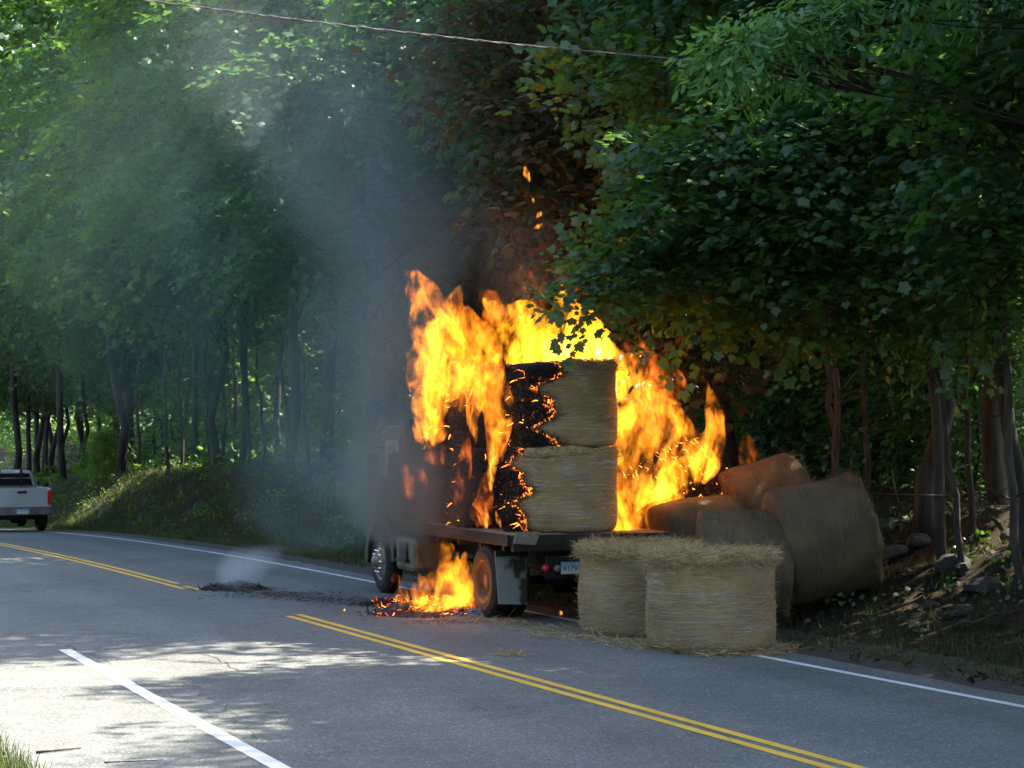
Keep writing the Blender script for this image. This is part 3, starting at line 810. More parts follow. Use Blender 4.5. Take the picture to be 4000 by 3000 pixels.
near_tree('maple_tree', "maple with spread flat sprays at the right edge of the picture", 'tree', (x, y), P(2160, -300, y),
          [L(2130, 330, 24.6, 0.85, 0.9, 0.32, 36), L(2190, 430, 24.0, 0.75, 0.8, 0.30, 34), L(2080, 480, 25.2, 0.9, 0.9, 0.32, 40), L(2050, 260, 25.6, 0.9, 1.0, 0.4, 42), L(2160, 140, 25.6, 1.1, 1.1, 0.45, 46),
           L(2100, 610, 25.6, 0.9, 0.9, 0.28, 34), L(2190, 540, 24.6, 0.8, 0.8, 0.26, 30), L(2020, 690, 27, 0.7, 0.8, 0.2, 18), L(2180, 690, 25.8, 0.8, 0.9, 0.22, 20), L(2100, -40, 27, 1.6, 1.5, 0.8, 60), L(2250, -150, 27, 2, 2, 1.2, 80), L(2150, -350, 28, 2.2, 2.0, 1.2, 80)],
          0.11, 'maple', 0.122, M['maple'], 20, 0.85, 300, None, 'bark', 23, 0.22)
x, y = W(18.6, 15.6)
near_tree('ash_tree', "tree with bright long pointed leaves hanging in at the top right", 'tree', (x, y), (x - 0.3, y + 0.2, 10.5),
          [L(1600, 95, 22.5, 0.38, 0.45, 0.22, 34), L(1680, 45, 22.5, 0.46, 0.5, 0.26, 44), L(1585, 130, 22.4, 0.24, 0.3, 0.12, 18), L(1760, 20, 22.5, 0.55, 0.5, 0.26, 44), L(1880, -10, 22.5, 0.65, 0.6, 0.3, 44), L(1700, 110, 22.8, 0.36, 0.4, 0.2, 28), L(1990, -40, 22.4, 0.8, 0.7, 0.35, 50),
           L(2150, -180, 22.4, 1.5, 1.3, 0.8, 80), L(2000, -330, 22.8, 1.6, 1.4, 0.9, 80)],
          0.04, 'long', 0.125, M['long_leaf'], 11, 0.48, 300, None, 'bark', 24, 0.6)
x, y = at_n(1215, 17.8)
near_tree('scorched_maple', "heat-browned maple behind the flames with smouldering bare twigs", 'tree', (x, y), P(1290, -100, y),
          [L(1180, 250, 33, 1.4, 1.3, 0.8, 85), L(1300, 330, 33, 1.3, 1.2, 0.8, 85), L(1230, 430, 32.5, 1.2, 1.1, 0.6, 75), L(1370, 470, 32.5, 1.2, 1.1, 0.6, 70), L(1080, 180, 34, 1.2, 1.2, 0.8, 70), L(1420, 680, 32.5, 1.2, 1.0, 0.6, 60), L(1500, 760, 33, 1.2, 1.0, 0.6, 60),
           L(1330, 560, 33, 1.3, 1.1, 0.6, 60), L(1060, 60, 34.5, 1.5, 1.4, 0.9, 70), L(1200, -60, 34.5, 1.7, 1.6, 0.9, 70)],
          0.15, 'simple', 0.16, M['maple_brown'], 12, 0.8, 0, None, 'bark', 25, 0.3)

# bare trunks and poles of the right-hand wood, and thin stems of the left bank
def stem(name, label, px, n, px_top, py_top, r, r1=None, bark='bark', group=None, cat='tree trunk', dY=0.0, twigs=3):
    x, y = at_n(px, n)
    z = G1(x, y)
    e = empty(name, (x, y, z), 0, label, cat, group)
    o = Vector(e.location)
    prn = random.Random(int(px * 7 + n))
    tp = bend_path((0, 0, -0.3), P(px_top, py_top, y + dY) - o, 8, 0.07, prn)
    mb = MB(); trunk_mesh(mb, tp, r, r1 or r * 0.6, 9)
    for k in range(twigs):
        a = tp[prn.randint(3, 7)]
        ang = prn.uniform(0, 6.28)
        ln = prn.uniform(0.5, 1.4)
        trunk_mesh(mb, bend_path(a, a + Vector((math.cos(ang) * ln, math.sin(ang) * ln, prn.uniform(-0.1, 0.6))), 4, 0.15, prn), 0.02, 0.005, 5, False)
    mb.build('trunk', M[bark], e, smooth=True)
    return e
stem('leaning_trunk', "thin orange-lit trunk leaning left over the flames", 1603, 17.0, 1490, 640, 0.055, 0.04, 'bark_pale')
stem('twin_trunk', "left stem of the fire-lit pair behind the fallen bales", 1812, 17.0, 1800, 640, 0.055, 0.045, 'bark_pale')
stem('twin_trunk', "right stem of the fire-lit pair behind the fallen bales", 1822, 17.4, 1782, 700, 0.05, 0.04, 'bark_pale')
stem('bare_trunk', "slim straight trunk between the pair and the dense maple", 1880, 18.2, 1858, 600, 0.05, 0.04, 'bark_pale')
stem('bare_trunk', "leaning reddish trunk left of the thick dark one, foot in the litter", 2040, 16.4, 2003, 640, 0.075, 0.06, 'bark_pale')
stem('bare_trunk', "thin leaning pole crossing before the dark hollow on the right", 2085, 16.2, 2020, 700, 0.05, 0.035, 'bark_pale')
stem('bare_trunk', "thin upright stem beside the right rocks", 2105, 17.5, 2085, 640, 0.05, 0.035, 'bark')
stem('bare_trunk', "stout dark trunk near the right edge", 2150, 18.6, 2140, 560, 0.16, 0.13, 'bark')
stem('bare_trunk', "slanting pole at the far right edge of the wood", 2208, 16.0, 2165, 640, 0.06, 0.045, 'bark_pale')
stem('bare_trunk', "dark trunk far behind the fallen bales", 1735, 20.5, 1730, 560, 0.15, 0.12, 'bark')
stem('bare_trunk', "dark trunk deep in the wood right of the pair", 1925, 22.0, 1920, 560, 0.14, 0.12, 'bark')
stem('bare_trunk', "dark trunk in the wood's depth before the sunlit far leaves", 2060, 24.0, 2052, 560, 0.15, 0.12, 'bark')
stem('bare_trunk', "thin dark trunk behind the leaning fire-lit one", 1655, 19.0, 1640, 620, 0.05, 0.04, 'bark')
for k, (px, n, pt, r) in enumerate(((300, 17.0, 296, 0.06), (365, 16.8, 352, 0.07), (392, 17.4, 390, 0.07), (455, 17.6, 440, 0.05), (485, 17.2, 478, 0.06), (540, 17.6, 520, 0.06), (575, 17.3, 548, 0.06), (630, 17.6, 600, 0.07), (672, 17.2, 640, 0.05),
                                    (60, 18.5, 62, 0.12), (100, 20, 104, 0.10), (180, 19, 182, 0.10), (215, 20.5, 213, 0.09), (425, 19, 420, 0.10), (510, 19.6, 506, 0.10), (600, 20, 596, 0.12), (720, 18.6, 712, 0.09))):
    stem('slender_trunk', "slender bare trunk on the crest of the left bank", px, n, pt, 700, r, r * 0.7, 'bark_pale' if k in (1, 3, 5) else 'bark', "slender trunks along the left bank crest", twigs=2)

# far wood that reads as one mass, behind everything
def far_wood():
    rs = np.random.default_rng(77)
    m = 6500
    u = rs.uniform(0, 330, m); n = rs.uniform(44, 60, m)
    x, y = -SA * u + CA * n, CA * u + SA * n
    z = G(u, n) + rs.uniform(0, 1, m) ** 0.8 * 36
    p, ti, nr, sz = sprays(np.stack([x, y, z], -1), rs.normal(0, 1, (m, 3)), 16, 2.4, 0.75, 0.2, rs)
    o = mesh_obj('far_wood', leaves_mesh('far_wood', p, ti, nr, sz, 'simple'), M['far_leaf'])
    tag(o, "mass of distant green woodland closing off the view between the trunks", kind="stuff")
far_wood()

def near_side_blocker():  # unseen leaf mass, added to cut skylight on the right wood and bales
    rs = np.random.default_rng(78)
    m = 2600
    u = rs.uniform(-45, 75, m); n = -rs.uniform(5.5, 16, m)
    x, y = -SA * u + CA * n, CA * u + SA * n
    z = 0.5 + rs.uniform(0, 1, m) ** 0.9 * 15
    p, ti, nr, sz = sprays(np.stack([x, y, z], -1), rs.normal(0, 1, (m, 3)), 16, 1.7, 0.55, 0.2, rs)
    o = mesh_obj('skylight_blocker', leaves_mesh('skylight_blocker', p, ti, nr, sz, 'simple'), M['far_leaf'])
    tag(o, "wood on the camera's side of the road, outside the picture", kind="stuff")
near_side_blocker()

# grass, weeds, litter
def strip_faces(n):
    return (np.array([0, 1, 2, 4, 4, 2, 3])[None, :] + 5 * np.arange(n)[:, None]).ravel(), np.tile([4, 3], n)
def blades(name, x, y, h, w, mat, seed, bend=0.5, label=None):
    rs = np.random.default_rng(seed)
    n = len(x)
    u, nn = UN(x, y)
    z = G(u, nn) - 0.02
    a = rs.uniform(0, 2 * np.pi, n)
    d = np.stack([np.cos(a), np.sin(a), np.zeros(n)], -1); s = np.stack([-np.sin(a), np.cos(a), np.zeros(n)], -1)
    b = np.stack([x, y, z], -1)
    lean = rs.uniform(0.1, bend, n)[:, None]
    hh = h[:, None] * np.array([[0, 0, 1.0]])
    mid = b + hh * 0.55 + d * (h[:, None] * lean * 0.35)
    tip = b + hh * (1 - 0.3 * lean) + d * (h[:, None] * lean)
    v = np.stack([b - s * w[:, None] / 2, b + s * w[:, None] / 2, mid + s * w[:, None] * 0.4, tip, mid - s * w[:, None] * 0.4], 1).reshape(-1, 3)
    loops, sizes = strip_faces(n)
    o = mesh_obj(name, np_mesh(name, v, loops, sizes), mat)
    tag(o, label, kind="stuff")
    return o
rs = np.random.default_rng(31)
m = 42000
u = rs.uniform(30, 78, m); n = 13.25 + rs.uniform(0, 1, m) ** 1.2 * 4.6
x, y = -SA * u + CA * n, CA * u + SA * n
clump = np.sin(u * 1.9 + 2 * np.sin(n)) * np.cos(n * 2.1 + u * .7)
blades('bank_grass', x, y, rs.uniform(0.08, 0.22, m) * (1 + 0.5 * clump), rs.uniform(0.012, 0.025, m), M['grass'], 32, 0.9, "rough green grass covering the left bank behind the road")
m = 16000
u = rs.uniform(12, 32, m); n = 13.2 + rs.uniform(0, 1, m) ** 1.6 * 5
x, y = -SA * u + CA * n, CA * u + SA * n
blades('verge_grass', x, y, rs.uniform(0.05, 0.20, m), rs.uniform(0.006, 0.014, m), M['grass'], 33, 1.0, "thin dark grass in the shade of the right bank")
m = 5200
u = rs.uniform(13, 21, m); n = 3.05 - np.abs(rs.normal(0, 0.45, m))
x, y = -SA * u + CA * n, CA * u + SA * n
blades('roadside_grass', x, y, rs.uniform(0.06, 0.30, m), rs.uniform(0.005, 0.010, m), M['grass'], 34, 0.8, "sunlit tall grass at the lower left corner")
def weeds(name, u, n, size, lm, seed, hmin, hmax, label, per=9):
    rs = np.random.default_rng(seed)
    x, y = -SA * u + CA * n, CA * u + SA * n
    z = G(u, n) + rs.uniform(hmin, hmax, len(u))
    p, ti, nr, sz = sprays(np.stack([x, y, z], -1), rs.normal(0, 1, (len(u), 3)) + np.array([0, 0, 0.6]), per, 0.32, size, 0.0, rs)
    o = mesh_obj(name, leaves_mesh(name, p, ti, nr, sz, 'oval'), lm)
    tag(o, label, kind="stuff")
u = rs.uniform(34, 76, 620); n = 14.0 + rs.uniform(0, 1, 620) * 4.0
weeds('bank_weeds', u, n, 0.07, M['far_leaf'], 41, 0.02, 0.28, "leafy weeds and brambles on the left bank")
u = rs.uniform(12, 36, 420); n = 14.0 + rs.uniform(0, 1, 420) ** 0.8 * 7
weeds('wood_weeds', u, n, 0.07, M['maple'], 42, 0.0, 0.25, "sparse low plants on the shaded wood floor at right")
u = rs.uniform(30, 240, 8000); n = 17 + rs.uniform(0, 1, 8000) * 28
weeds('wood_undergrowth', u, n, 0.20, M['far_leaf'], 44, 0.0, 0.9, "green undergrowth on the floor of the deeper wood", 9)
u = rs.uniform(16.5, 20.5, 170); n = 2.75 - np.abs(rs.normal(0, 0.35, 170))
weeds('roadside_weeds', u, n, 0.045, M['maple_yellow'], 43, 0.05, 0.45, "small-leaved sunlit weeds at the lower left corner")
def litter(name, u, n, size, seed, label, mat, zf=None):
    rs = np.random.default_rng(seed)
    x, y = -SA * u + CA * n, CA * u + SA * n
    z = (G(u, n) if zf is None else zf(u, n)) + 0.02 + rs.uniform(0, 0.02, len(u))
    nr = np.array([0, 0, 1.0]) + rs.normal(0, 0.4, (len(u), 3))
    o = mesh_obj(name, leaves_mesh(name, np.stack([x, y, z], -1), rs.normal(0, 1, (len(u), 3)) * np.array([1, 1, .25]), nr, size * rs.uniform(0.6, 1.2, len(u)), 'simple'), mat)
    tag(o, label, kind="stuff")
u = rs.uniform(10, 40, 9000); n = 13.3 + rs.uniform(0, 1, 9000) ** 0.9 * 12
litter('leaf_litter', u, n, 0.09, 51, "brown fallen leaves over the wood floor at right", M['dead_leaf'])
u = rs.uniform(9, 33, 500); n = 12.75 + np.abs(rs.normal(0, 0.35, 500))
litter('edge_leaves', u, n, 0.08, 52, "dry leaves gathered along the road edge", M['dead_leaf'], lambda u, n: drop(u) + 0.03)

# rocks, sticks
def rock(px, n, sx, sy, sz, rz, label, seed, tilt=0.0):
    x, y = at_n(px, n)
    prn = random.Random(seed)
    import bmesh
    bm = bmesh.new(); bmesh.ops.create_icosphere(bm, subdivisions=3, radius=1.0)
    off = Vector((seed * 3.1, seed * 1.7, 0))
    for v in bm.verts:
        d = 1 + 0.28 * mnoise.noise(v.co * 1.3 + off) + 0.10 * mnoise.noise(v.co * 3.3 + off)
        v.co = Vector((v.co.x * sx * d, v.co.y * sy * d, max(v.co.z, -0.5) * sz * d))
    me = bpy.data.meshes.new('rock'); bm.to_mesh(me); bm.free()
    o = mesh_obj('rock', me, M['rock'])
    o.location = (x, y, G1(x, y) + sz * 0.25); o.rotation_euler = (tilt, tilt * 0.5, rz)
    tag(o, label, 'rock', "rocks on the right bank")
for a in ((1905, 17.2, 0.30, 0.22, 0.12, 0.3, "flat pale rock slab, upper one of the two beside the fallen bales", 1, 0.12), (1925, 16.6, 0.34, 0.22, 0.13, 0.6, "tilted flat rock, lower one of the two slabs beside the fallen bales", 2, -0.35),
          (1985, 17.0, 0.20, 0.16, 0.12, 0.2, "rounded rock right of the two flat slabs", 3), (2060, 16.2, 0.30, 0.22, 0.18, 1.0, "mossy boulder below the leaning poles", 4),
          (2130, 16.0, 0.26, 0.2, 0.12, 0.3, "low rock on the bank near the right edge", 5), (2080, 15.3, 0.18, 0.14, 0.10, 0.8, "small rock lower down the right bank", 6), (2190, 17.4, 0.22, 0.18, 0.12, 0.8, "rock in the litter at the far right edge", 7), (2010, 15.4, 0.12, 0.1, 0.07, 0, "little stone low on the bank right of the bales", 8)):
    rock(*a)
def stick(pts, r, label, mat='bark_pale', name='stick'):
    c = Vector(pts[0])
    mb = MB(); mb.tube([Vector(p) - c for p in pts], [r * (1 - 0.5 * i / (len(pts) - 1)) for i in range(len(pts))], 6)
    o = mb.build(name, M[mat], smooth=True); o.location = c
    tag(o, label, 'stick')
stick([ground_px(78, 1625, 0.012), ground_px(110, 1622, 0.015), ground_px(140, 1619, 0.012), ground_px(175, 1616, 0.012)], 0.011, "dry broken stick lying on the sunlit asphalt by the grass")
stick([ground_px(225, 1647, 0.01), ground_px(270, 1645, 0.01), ground_px(330, 1643, 0.012), ground_px(352, 1641, 0.01)], 0.006, "thin twig on the asphalt at the bottom edge of the picture")
def fallen(px0, n0, px1, n1, r, label, lift=0.12):
    a = Vector((*at_n(px0, n0), 0)); b = Vector((*at_n(px1, n1), 0))
    pts = []
    for i in range(8):
        q = a.lerp(b, i / 7); pts.append((q.x, q.y, G1(q.x, q.y) + lift + 0.04 * math.sin(i * 2)))
    stick(pts, r, label, 'bark_pale', 'fallen_branch')
fallen(1700, 21.5, 2010, 20.8, 0.05, "fallen branch lying across the dark wood floor", 0.5)
fallen(1990, 18.5, 2212, 18.0, 0.035, "fallen pole lying at the foot of the right trunks", 0.25)
fallen(2060, 14.8, 2212, 15.6, 0.025, "long thin branch lying on the right bank above the grass", 0.08)
stick([P(1940, 1085, 28.5), P(1932, 1050, 28.6), P(1926, 1015, 28.7)], 0.018, "pale broken stick standing up beside the flat rocks")

# ------------------------------------------------------------------ hay bales
RB = 0.755
def straw_mesh(name, pos, dirs, lens, w, mats, mi=None, parent=None, curve=0.25, rs=None):
    rs = rs or rng
    n = len(pos)
    d = norm(dirs); r = rs.normal(0, 1, (n, 3)); s = norm(np.cross(d, r)); c = np.cross(d, s)
    l = lens[:, None]
    mid = pos + d * l * 0.5 + c * l * curve * rs.uniform(0, 1, (n, 1))
    tip = pos + d * l + c * l * curve * rs.uniform(-0.6, 0.6, (n, 1))
    ww = (w if hasattr(w, '__len__') else np.full(n, w))[:, None]
    v = np.stack([pos - s * ww, pos + s * ww, mid + s * ww, tip, mid - s * ww], 1).reshape(-1, 3)
    loops, sizes = strip_faces(n)
    o = mesh_obj(name, np_mesh(name, v, loops, sizes, None if mi is None else np.repeat(mi, 2)), mats, parent)
    o["kind"] = "stuff"
    return o
def bale(name, label, loc, rot=(0, 0, 0), h=1.16, rad=RB, group=None, seed=1, char=None, top_straw=700, side_straw=350, net=True, squash=0.0, embers=0, char_tufts=0, belly=0.02, shade_tinted=False):
    """upright roll of hay, axis z, foot at loc; char(theta, z) in 0..1"""
    rs = np.random.default_rng(seed)
    e = empty(name, loc, 0, label, 'hay bale', group)
    e.rotation_euler = rot
    seg, hs = 112, 34
    th = np.linspace(0, 2 * np.pi, seg, endpoint=False)
    zz = np.linspace(0, h, hs)
    T, Z = np.meshgrid(th, zz)
    rr = rad * (1 + belly * np.sin(np.pi * Z / h) + 0.018 * np.sin(2 * T + seed) * np.cos(Z * 3.1 + seed) + 0.010 * np.sin(3 * T + seed) + 0.016 * np.sin(Z * 6.5 + 2 * np.sin(T * 2 + seed)) + 0.006 * np.sin(7 * T + Z * 5))
    edge = np.minimum(Z, h - Z)
    rr = rr - 0.05 * np.exp(-edge / 0.035)
    v = np.stack([rr * np.cos(T) , rr * np.sin(T) * (1 - squash), Z], -1).reshape(-1, 3)
    i, j = np.meshgrid(np.arange(hs - 1), np.arange(seg), indexing='ij')
    j2 = (j + 1) % seg
    q = np.stack([i * seg + j, i * seg + j2, (i + 1) * seg + j2, (i + 1) * seg + j], -1).reshape(-1, 4)
    # end faces as rings
    vv = [v]; base = len(v); faces = [q]
    for zc, row in ((0.0, 0), (h, hs - 1)):
        prev = row * seg
        for f in (0.8, 0.55, 0.3, 0.06):
            ring = np.stack([rad * f * np.cos(th), rad * f * np.sin(th) * (1 - squash), np.full(seg, zc) + (0.03 if zc > 0 else -0.0) * (1 - f) + rs.normal(0, 0.008, seg) * (1 if zc > 0 else 0)], -1)
            vv.append(ring)
            a = prev + np.arange(seg); b = prev + (np.arange(seg) + 1) % seg
            c = base + (np.arange(seg) + 1) % seg; d = base + np.arange(seg)
            faces.append(np.stack([a, b, c, d], -1) if zc > 0 else np.stack([d, c, b, a], -1))
            prev = base; base += seg
    V = np.concatenate(vv); Q = np.concatenate(faces)
    me = np_mesh('roll', V, Q.ravel(), np.full(len(Q), 4), smooth=True)
    if char is not None:
        ca = np.array([char(math.atan2(p[1], p[0]), p[2], p) for p in V], np.float32)
        at = me.attributes.new("char", 'FLOAT', 'POINT'); at.data.foreach_set("value", ca)
    mesh_obj('roll', me, M['hay_shaded' if shade_tinted else 'hay'], e)
    cf = char or (lambda t, z, p: 0.0)
    if top_straw > 400:                                             # matted rim of straw bulging over the wrap
        kr = 8
        Tr, Kr = np.meshgrid(np.linspace(0, 2 * np.pi, 150, endpoint=False), np.arange(kr))
        zr = h - 0.115 + 0.135 * Kr / (kr - 1)
        lump = np.array([mnoise.noise(Vector((math.cos(a) * 4.5 + seed, math.sin(a) * 4.5, b * 9))) for a, b in zip(Tr.ravel(), zr.ravel())]).reshape(Tr.shape)
        rrim = rad * (0.995 + 0.045 * np.sin(np.pi * np.clip(Kr / (kr - 1) * 0.9 + 0.08, 0, 1))) + 0.035 * lump
        zr = zr + 0.02 * lump + 0.012 * np.sin(Tr * 5 + seed)
        vr = np.stack([rrim * np.cos(Tr), rrim * np.sin(Tr) * (1 - squash), zr], -1).reshape(-1, 3)
        i, j = np.meshgrid(np.arange(kr - 1), np.arange(150), indexing='ij'); j2 = (j + 1) % 150
        qr = np.stack([i * 150 + j, i * 150 + j2, (i + 1) * 150 + j2, (i + 1) * 150 + j], -1).reshape(-1, 4)
        if char is not None:
            cvr = np.array([cf(math.atan2(p[1], p[0]), p[2], p) for p in vr]); qr = qr[cvr[qr].max(1) < 0.45]
        mesh_obj('straw_rim', np_mesh('straw_rim', vr, qr.ravel(), np.full(len(qr), 4), smooth=True), M['hay_shaded' if shade_tinted else 'hay_loose'], e)
    if net:
        zn = np.linspace(0.035, h - 0.10, 20)
        Tn, Zn = np.meshgrid(th, zn)
        rn = rad * (1 + belly * np.sin(np.pi * Zn / h) + 0.018 * np.sin(2 * Tn + seed) * np.cos(Zn * 3.1 + seed) + 0.010 * np.sin(3 * Tn + seed) + 0.016 * np.sin(Zn * 6.5 + 2 * np.sin(Tn * 2 + seed)) + 0.006 * np.sin(7 * Tn + Zn * 5)) + 0.008
        vn = np.stack([rn * np.cos(Tn), rn * np.sin(Tn) * (1 - squash), Zn], -1).reshape(-1, 3)
        i, j = np.meshgrid(np.arange(19), np.arange(seg), indexing='ij'); j2 = (j + 1) % seg
        qn = np.stack([i * seg + j, i * seg + j2, (i + 1) * seg + j2, (i + 1) * seg + j], -1).reshape(-1, 4)
        if char is not None:
            cv = np.array([cf(math.atan2(p[1], p[0]), p[2], p) for p in vn])
            qn = qn[cv[qn].max(1) < 0.42]
        mesh_obj('net_wrap', np_mesh('net_wrap', vn, qn.ravel(), np.full(len(qn), 4), smooth=True), M['net_shaded' if shade_tinted else 'net'], e)
    # loose straw: rim and top, plus ends working out through the wrap
    n = top_straw * 3
    t = rs.uniform(0, 2 * np.pi, n); f = np.sqrt(rs.uniform(0.15, 1.0, n)) * 1.01
    rim = rs.random(n) < 0.6
    f[rim] = rs.uniform(0.95, 1.045, rim.sum())
    zt = np.where(rim, h - rs.uniform(-0.02, 0.13, n), h + rs.uniform(0, 0.05, n))
    ps = np.stack([rad * f * np.cos(t), rad * f * np.sin(t) * (1 - squash), zt], -1)
    dr = np.stack([np.cos(t) * 0.22, np.sin(t) * 0.22, np.full(n, -0.02)], -1) + np.stack([-np.sin(t), np.cos(t), np.zeros(n)], -1) * rs.normal(0, 0.8, (n, 1)) + rs.normal(0, 0.35, (n, 3)) * np.array([1, 1, 0.7])
    ln = rs.uniform(0.05, 0.20, n)
    n2 = side_straw * 2
    t2 = rs.uniform(0, 2 * np.pi, n2); z2 = rs.uniform(0.02, h - 0.06, n2)
    p2 = np.stack([rad * 1.012 * np.cos(t2), rad * 1.012 * np.sin(t2) * (1 - squash), z2], -1)
    tang = np.stack([-np.sin(t2), np.cos(t2), np.zeros(n2)], -1)
    d2 = tang * rs.choice([-1, 1], (n2, 1)) + np.stack([np.cos(t2), np.sin(t2), np.zeros(n2)], -1) * 0.12 + rs.normal(0, 0.22, (n2, 3))
    pa = np.concatenate([ps, p2]); da = np.concatenate([dr, d2]); la = np.concatenate([ln, rs.uniform(0.06, 0.2, n2)])
    if char is not None:
        cv = np.array([cf(math.atan2(p[1], p[0]), p[2], p) for p in pa]); keep = cv < 0.45
        pa, da, la = pa[keep], da[keep], la[keep]
    straw_mesh('loose_straw', pa, da, la, 0.0022, [M['straw_shaded' if shade_tinted else 'straw']], None, e, 0.3, rs)
    if char_tufts:
        n3 = char_tufts
        t3 = rs.uniform(0, 2 * np.pi, n3 * 3); z3 = rs.uniform(0.0, h, n3 * 3)
        p3 = np.stack([rad * np.cos(t3), rad * np.sin(t3) * (1 - squash), z3], -1)
        cv = np.array([cf(a, b, c) for a, b, c in zip(t3, z3, p3)])
        p3, t3, cv = p3[cv > 0.42], t3[cv > 0.42], cv[cv > 0.42]
        p3, t3, cv = p3[:n3], t3[:n3], cv[:n3]
        k = len(p3)
        d3 = np.stack([np.cos(t3), np.sin(t3), np.full(k, -0.5)], -1) + rs.normal(0, 0.45, (k, 3))
        near_edge = np.exp(-((cv - 0.5) / 0.16) ** 2)
        mi = (rs.random(k) < embers * (0.25 + near_edge)).astype(int)
        straw_mesh('charred_straw', p3, d3, rs.uniform(0.05, 0.16, k), np.where(mi == 1, 0.007, 0.006), [M['char_straw'], M['ember']], mi, e, 0.5, rs)
    return e

TR = R(21)                                     # truck's heading; its tail centre stands at TO
TO = Vector((1.164, 27.84, 0))
def TL(x, y, z): return TO + Vector((math.cos(TR) * x - math.sin(TR) * y, math.sin(TR) * x + math.cos(TR) * y, z))
BED = 1.20
def jag(z, s): return 0.09 * math.sin(z * 11 + s) + 0.05 * math.sin(z * 23 + 2 * s)
def char_left(thr, s):
    return lambda t, z, p: float(np.clip(0.5 - (p[0] - thr(z) - jag(z, s)) * 2.6, 0, 1)) if p[1] < 0.35 else float(np.clip(0.9 - p[0] * 0.4, 0, 1))
s1 = TL(-0.15, 0.97, BED)
bale('hay_bale', "half-burnt upright bale at the foot of the rear stack on the truck", s1, (0, 0, 0), 1.13, seed=3, char=char_left(lambda z: -0.56 + 0.06 * math.sin(z * 4), 1.0), top_straw=500, side_straw=420, embers=0.06, char_tufts=2200)
bale('hay_bale', "half-burnt upright bale on top of the rear stack, flames behind it", s1 + Vector((0.02, 0, 1.15)), (0.0, R(-1.5), 0.3), 1.14, 0.745, seed=4, char=(lambda f: (lambda t, z, p: f(t, z, p)))(char_left(lambda z: -0.42 + 0.14 * sst(0.75, 1.05, z) + 0.16 * (1 - sst(0.0, 0.25, z)), 2.2)), top_straw=1100, side_straw=420, embers=0.06, char_tufts=2200)
allc = lambda t, z, p: 1.0
for k, (xx, yy) in enumerate(((-0.45, 2.50), (-0.32, 4.0))):
    for j in range(2):
        bale('hay_bale', ("charred black bale, %s one of the %s stack on the truck" % (("lower", "upper")[j], ("middle", "front")[k])), TL(xx, yy, BED + j * 1.14), (0, 0, 0.4 * j), 1.13, 0.74, "charred bales on the truck", seed=10 + 2 * k + j, char=allc, top_straw=0, side_straw=0, net=False, embers=0.12, char_tufts=900)
bale('hay_bale', "left of the two upright bales standing on the asphalt behind the truck", (1.62, 26.45, 0.0), (R(0.5), R(-1.0), 0.5), 1.12, 0.755, "bales standing on the road", seed=5, top_straw=2000, side_straw=700)
bale('hay_bale', "right and nearest of the two upright bales standing on the asphalt", (2.34, 24.55, 0.0), (R(-0.8), R(1.0), 1.2), 1.13, 0.745, "bales standing on the road", seed=6, top_straw=2400, side_straw=900)
def lying(label, c, ax, roll, seed, **kw):
    """bale lying on its side: c centre, ax axis direction"""
    q = Vector(ax).normalized().to_track_quat('Z', 'Y')
    h = 1.17
    o = Vector(c) - q @ Vector((0, 0, h / 2))
    return bale('hay_bale', label, o, (q @ Quaternion((0, 0, 1), roll)).to_euler(), h, RB, "bales fallen against the bank", seed=seed, shade_tinted=True, **kw)  # fallen bales take the shade-darkened materials
lying("big fallen bale, rightmost, tipped on its side against the bank", P(1772, 1165, 27.3), (0.97, 0.10, 0.20), 0.3, 7, top_straw=500, side_straw=500)
lying("fallen bale lying flat right behind the two standing bales", P(1602, 1225, 27.3), (0.99, -0.05, -0.02), 0.8, 8, top_straw=500, side_straw=500)
lying("fallen bale lying next to the truck's right side, its left end browned by heat", P(1508, 1195, 29.0), (0.95, 0.30, 0.14), 0.2, 9, top_straw=300, side_straw=300, char=lambda t, z, p: float(np.clip(0.36 - z * 1.6, 0, 1)))
lying("fallen bale lying highest up the bank, tilted, left end browned by heat", P(1655, 1110, 30.2), (0.93, 0.2, 0.27), 0.5, 11, top_straw=300, side_straw=300, char=lambda t, z, p: float(np.clip(0.36 - z * 1.4, 0, 1)))
lying("charred bale heap burning on the bank beside the truck", P(1480, 1085, 30.6), (0.80, 0.3, 0.42), 0.5, 12, top_straw=0, side_straw=0, net=False, char=allc, embers=0.40, char_tufts=2600)
lying("charred fallen bale under the right-hand flames next to the bed", P(1385, 1140, 30.2), (0.6, 0.8, 0.1), 0.5, 13, top_straw=0, side_straw=0, net=False, char=allc, embers=0.35, char_tufts=2000)

# straw on the road
def straw_patch(name, label, pts, n, spread, seed, ln=(0.06, 0.25), zt=0.10, mats=None):
    rs = np.random.default_rng(seed)
    k = rs.integers(0, len(pts), n)
    c = np.array([[p.x, p.y, p.z] for p in pts])[k]
    pos = c + rs.normal(0, 1, (n, 3)) * np.array([spread, spread * 0.8, 0])
    r = np.exp(-np.sum(((pos - c)[:, :2] / spread) ** 2, -1) / 2)
    pos[:, 2] = 0.006 + rs.uniform(0, 1, n) * zt * r
    d = rs.normal(0, 1, (n, 3)) * np.array([1, 1, 0.22])
    o = straw_mesh(name, pos, d, rs.uniform(*ln, n), 0.0024, mats or [M['straw']], None, None, 0.25, rs)
    tag(o, label, kind="stuff")
straw_patch('spilled_straw', "loose straw spilled around the feet of the standing bales", [ground_px(x, y) for x, y in ((1390, 1398), (1430, 1402), (1480, 1408), (1550, 1415), (1630, 1412), (1670, 1405))], 2600, 0.16, 61)
straw_patch('spilled_straw', "thin straw scattered left of the standing bales", [ground_px(x, y) for x, y in ((1200, 1372), (1250, 1378), (1330, 1385), (1160, 1358), (1090, 1345), (1010, 1340))], 1200, 0.28, 62, zt=0.04)
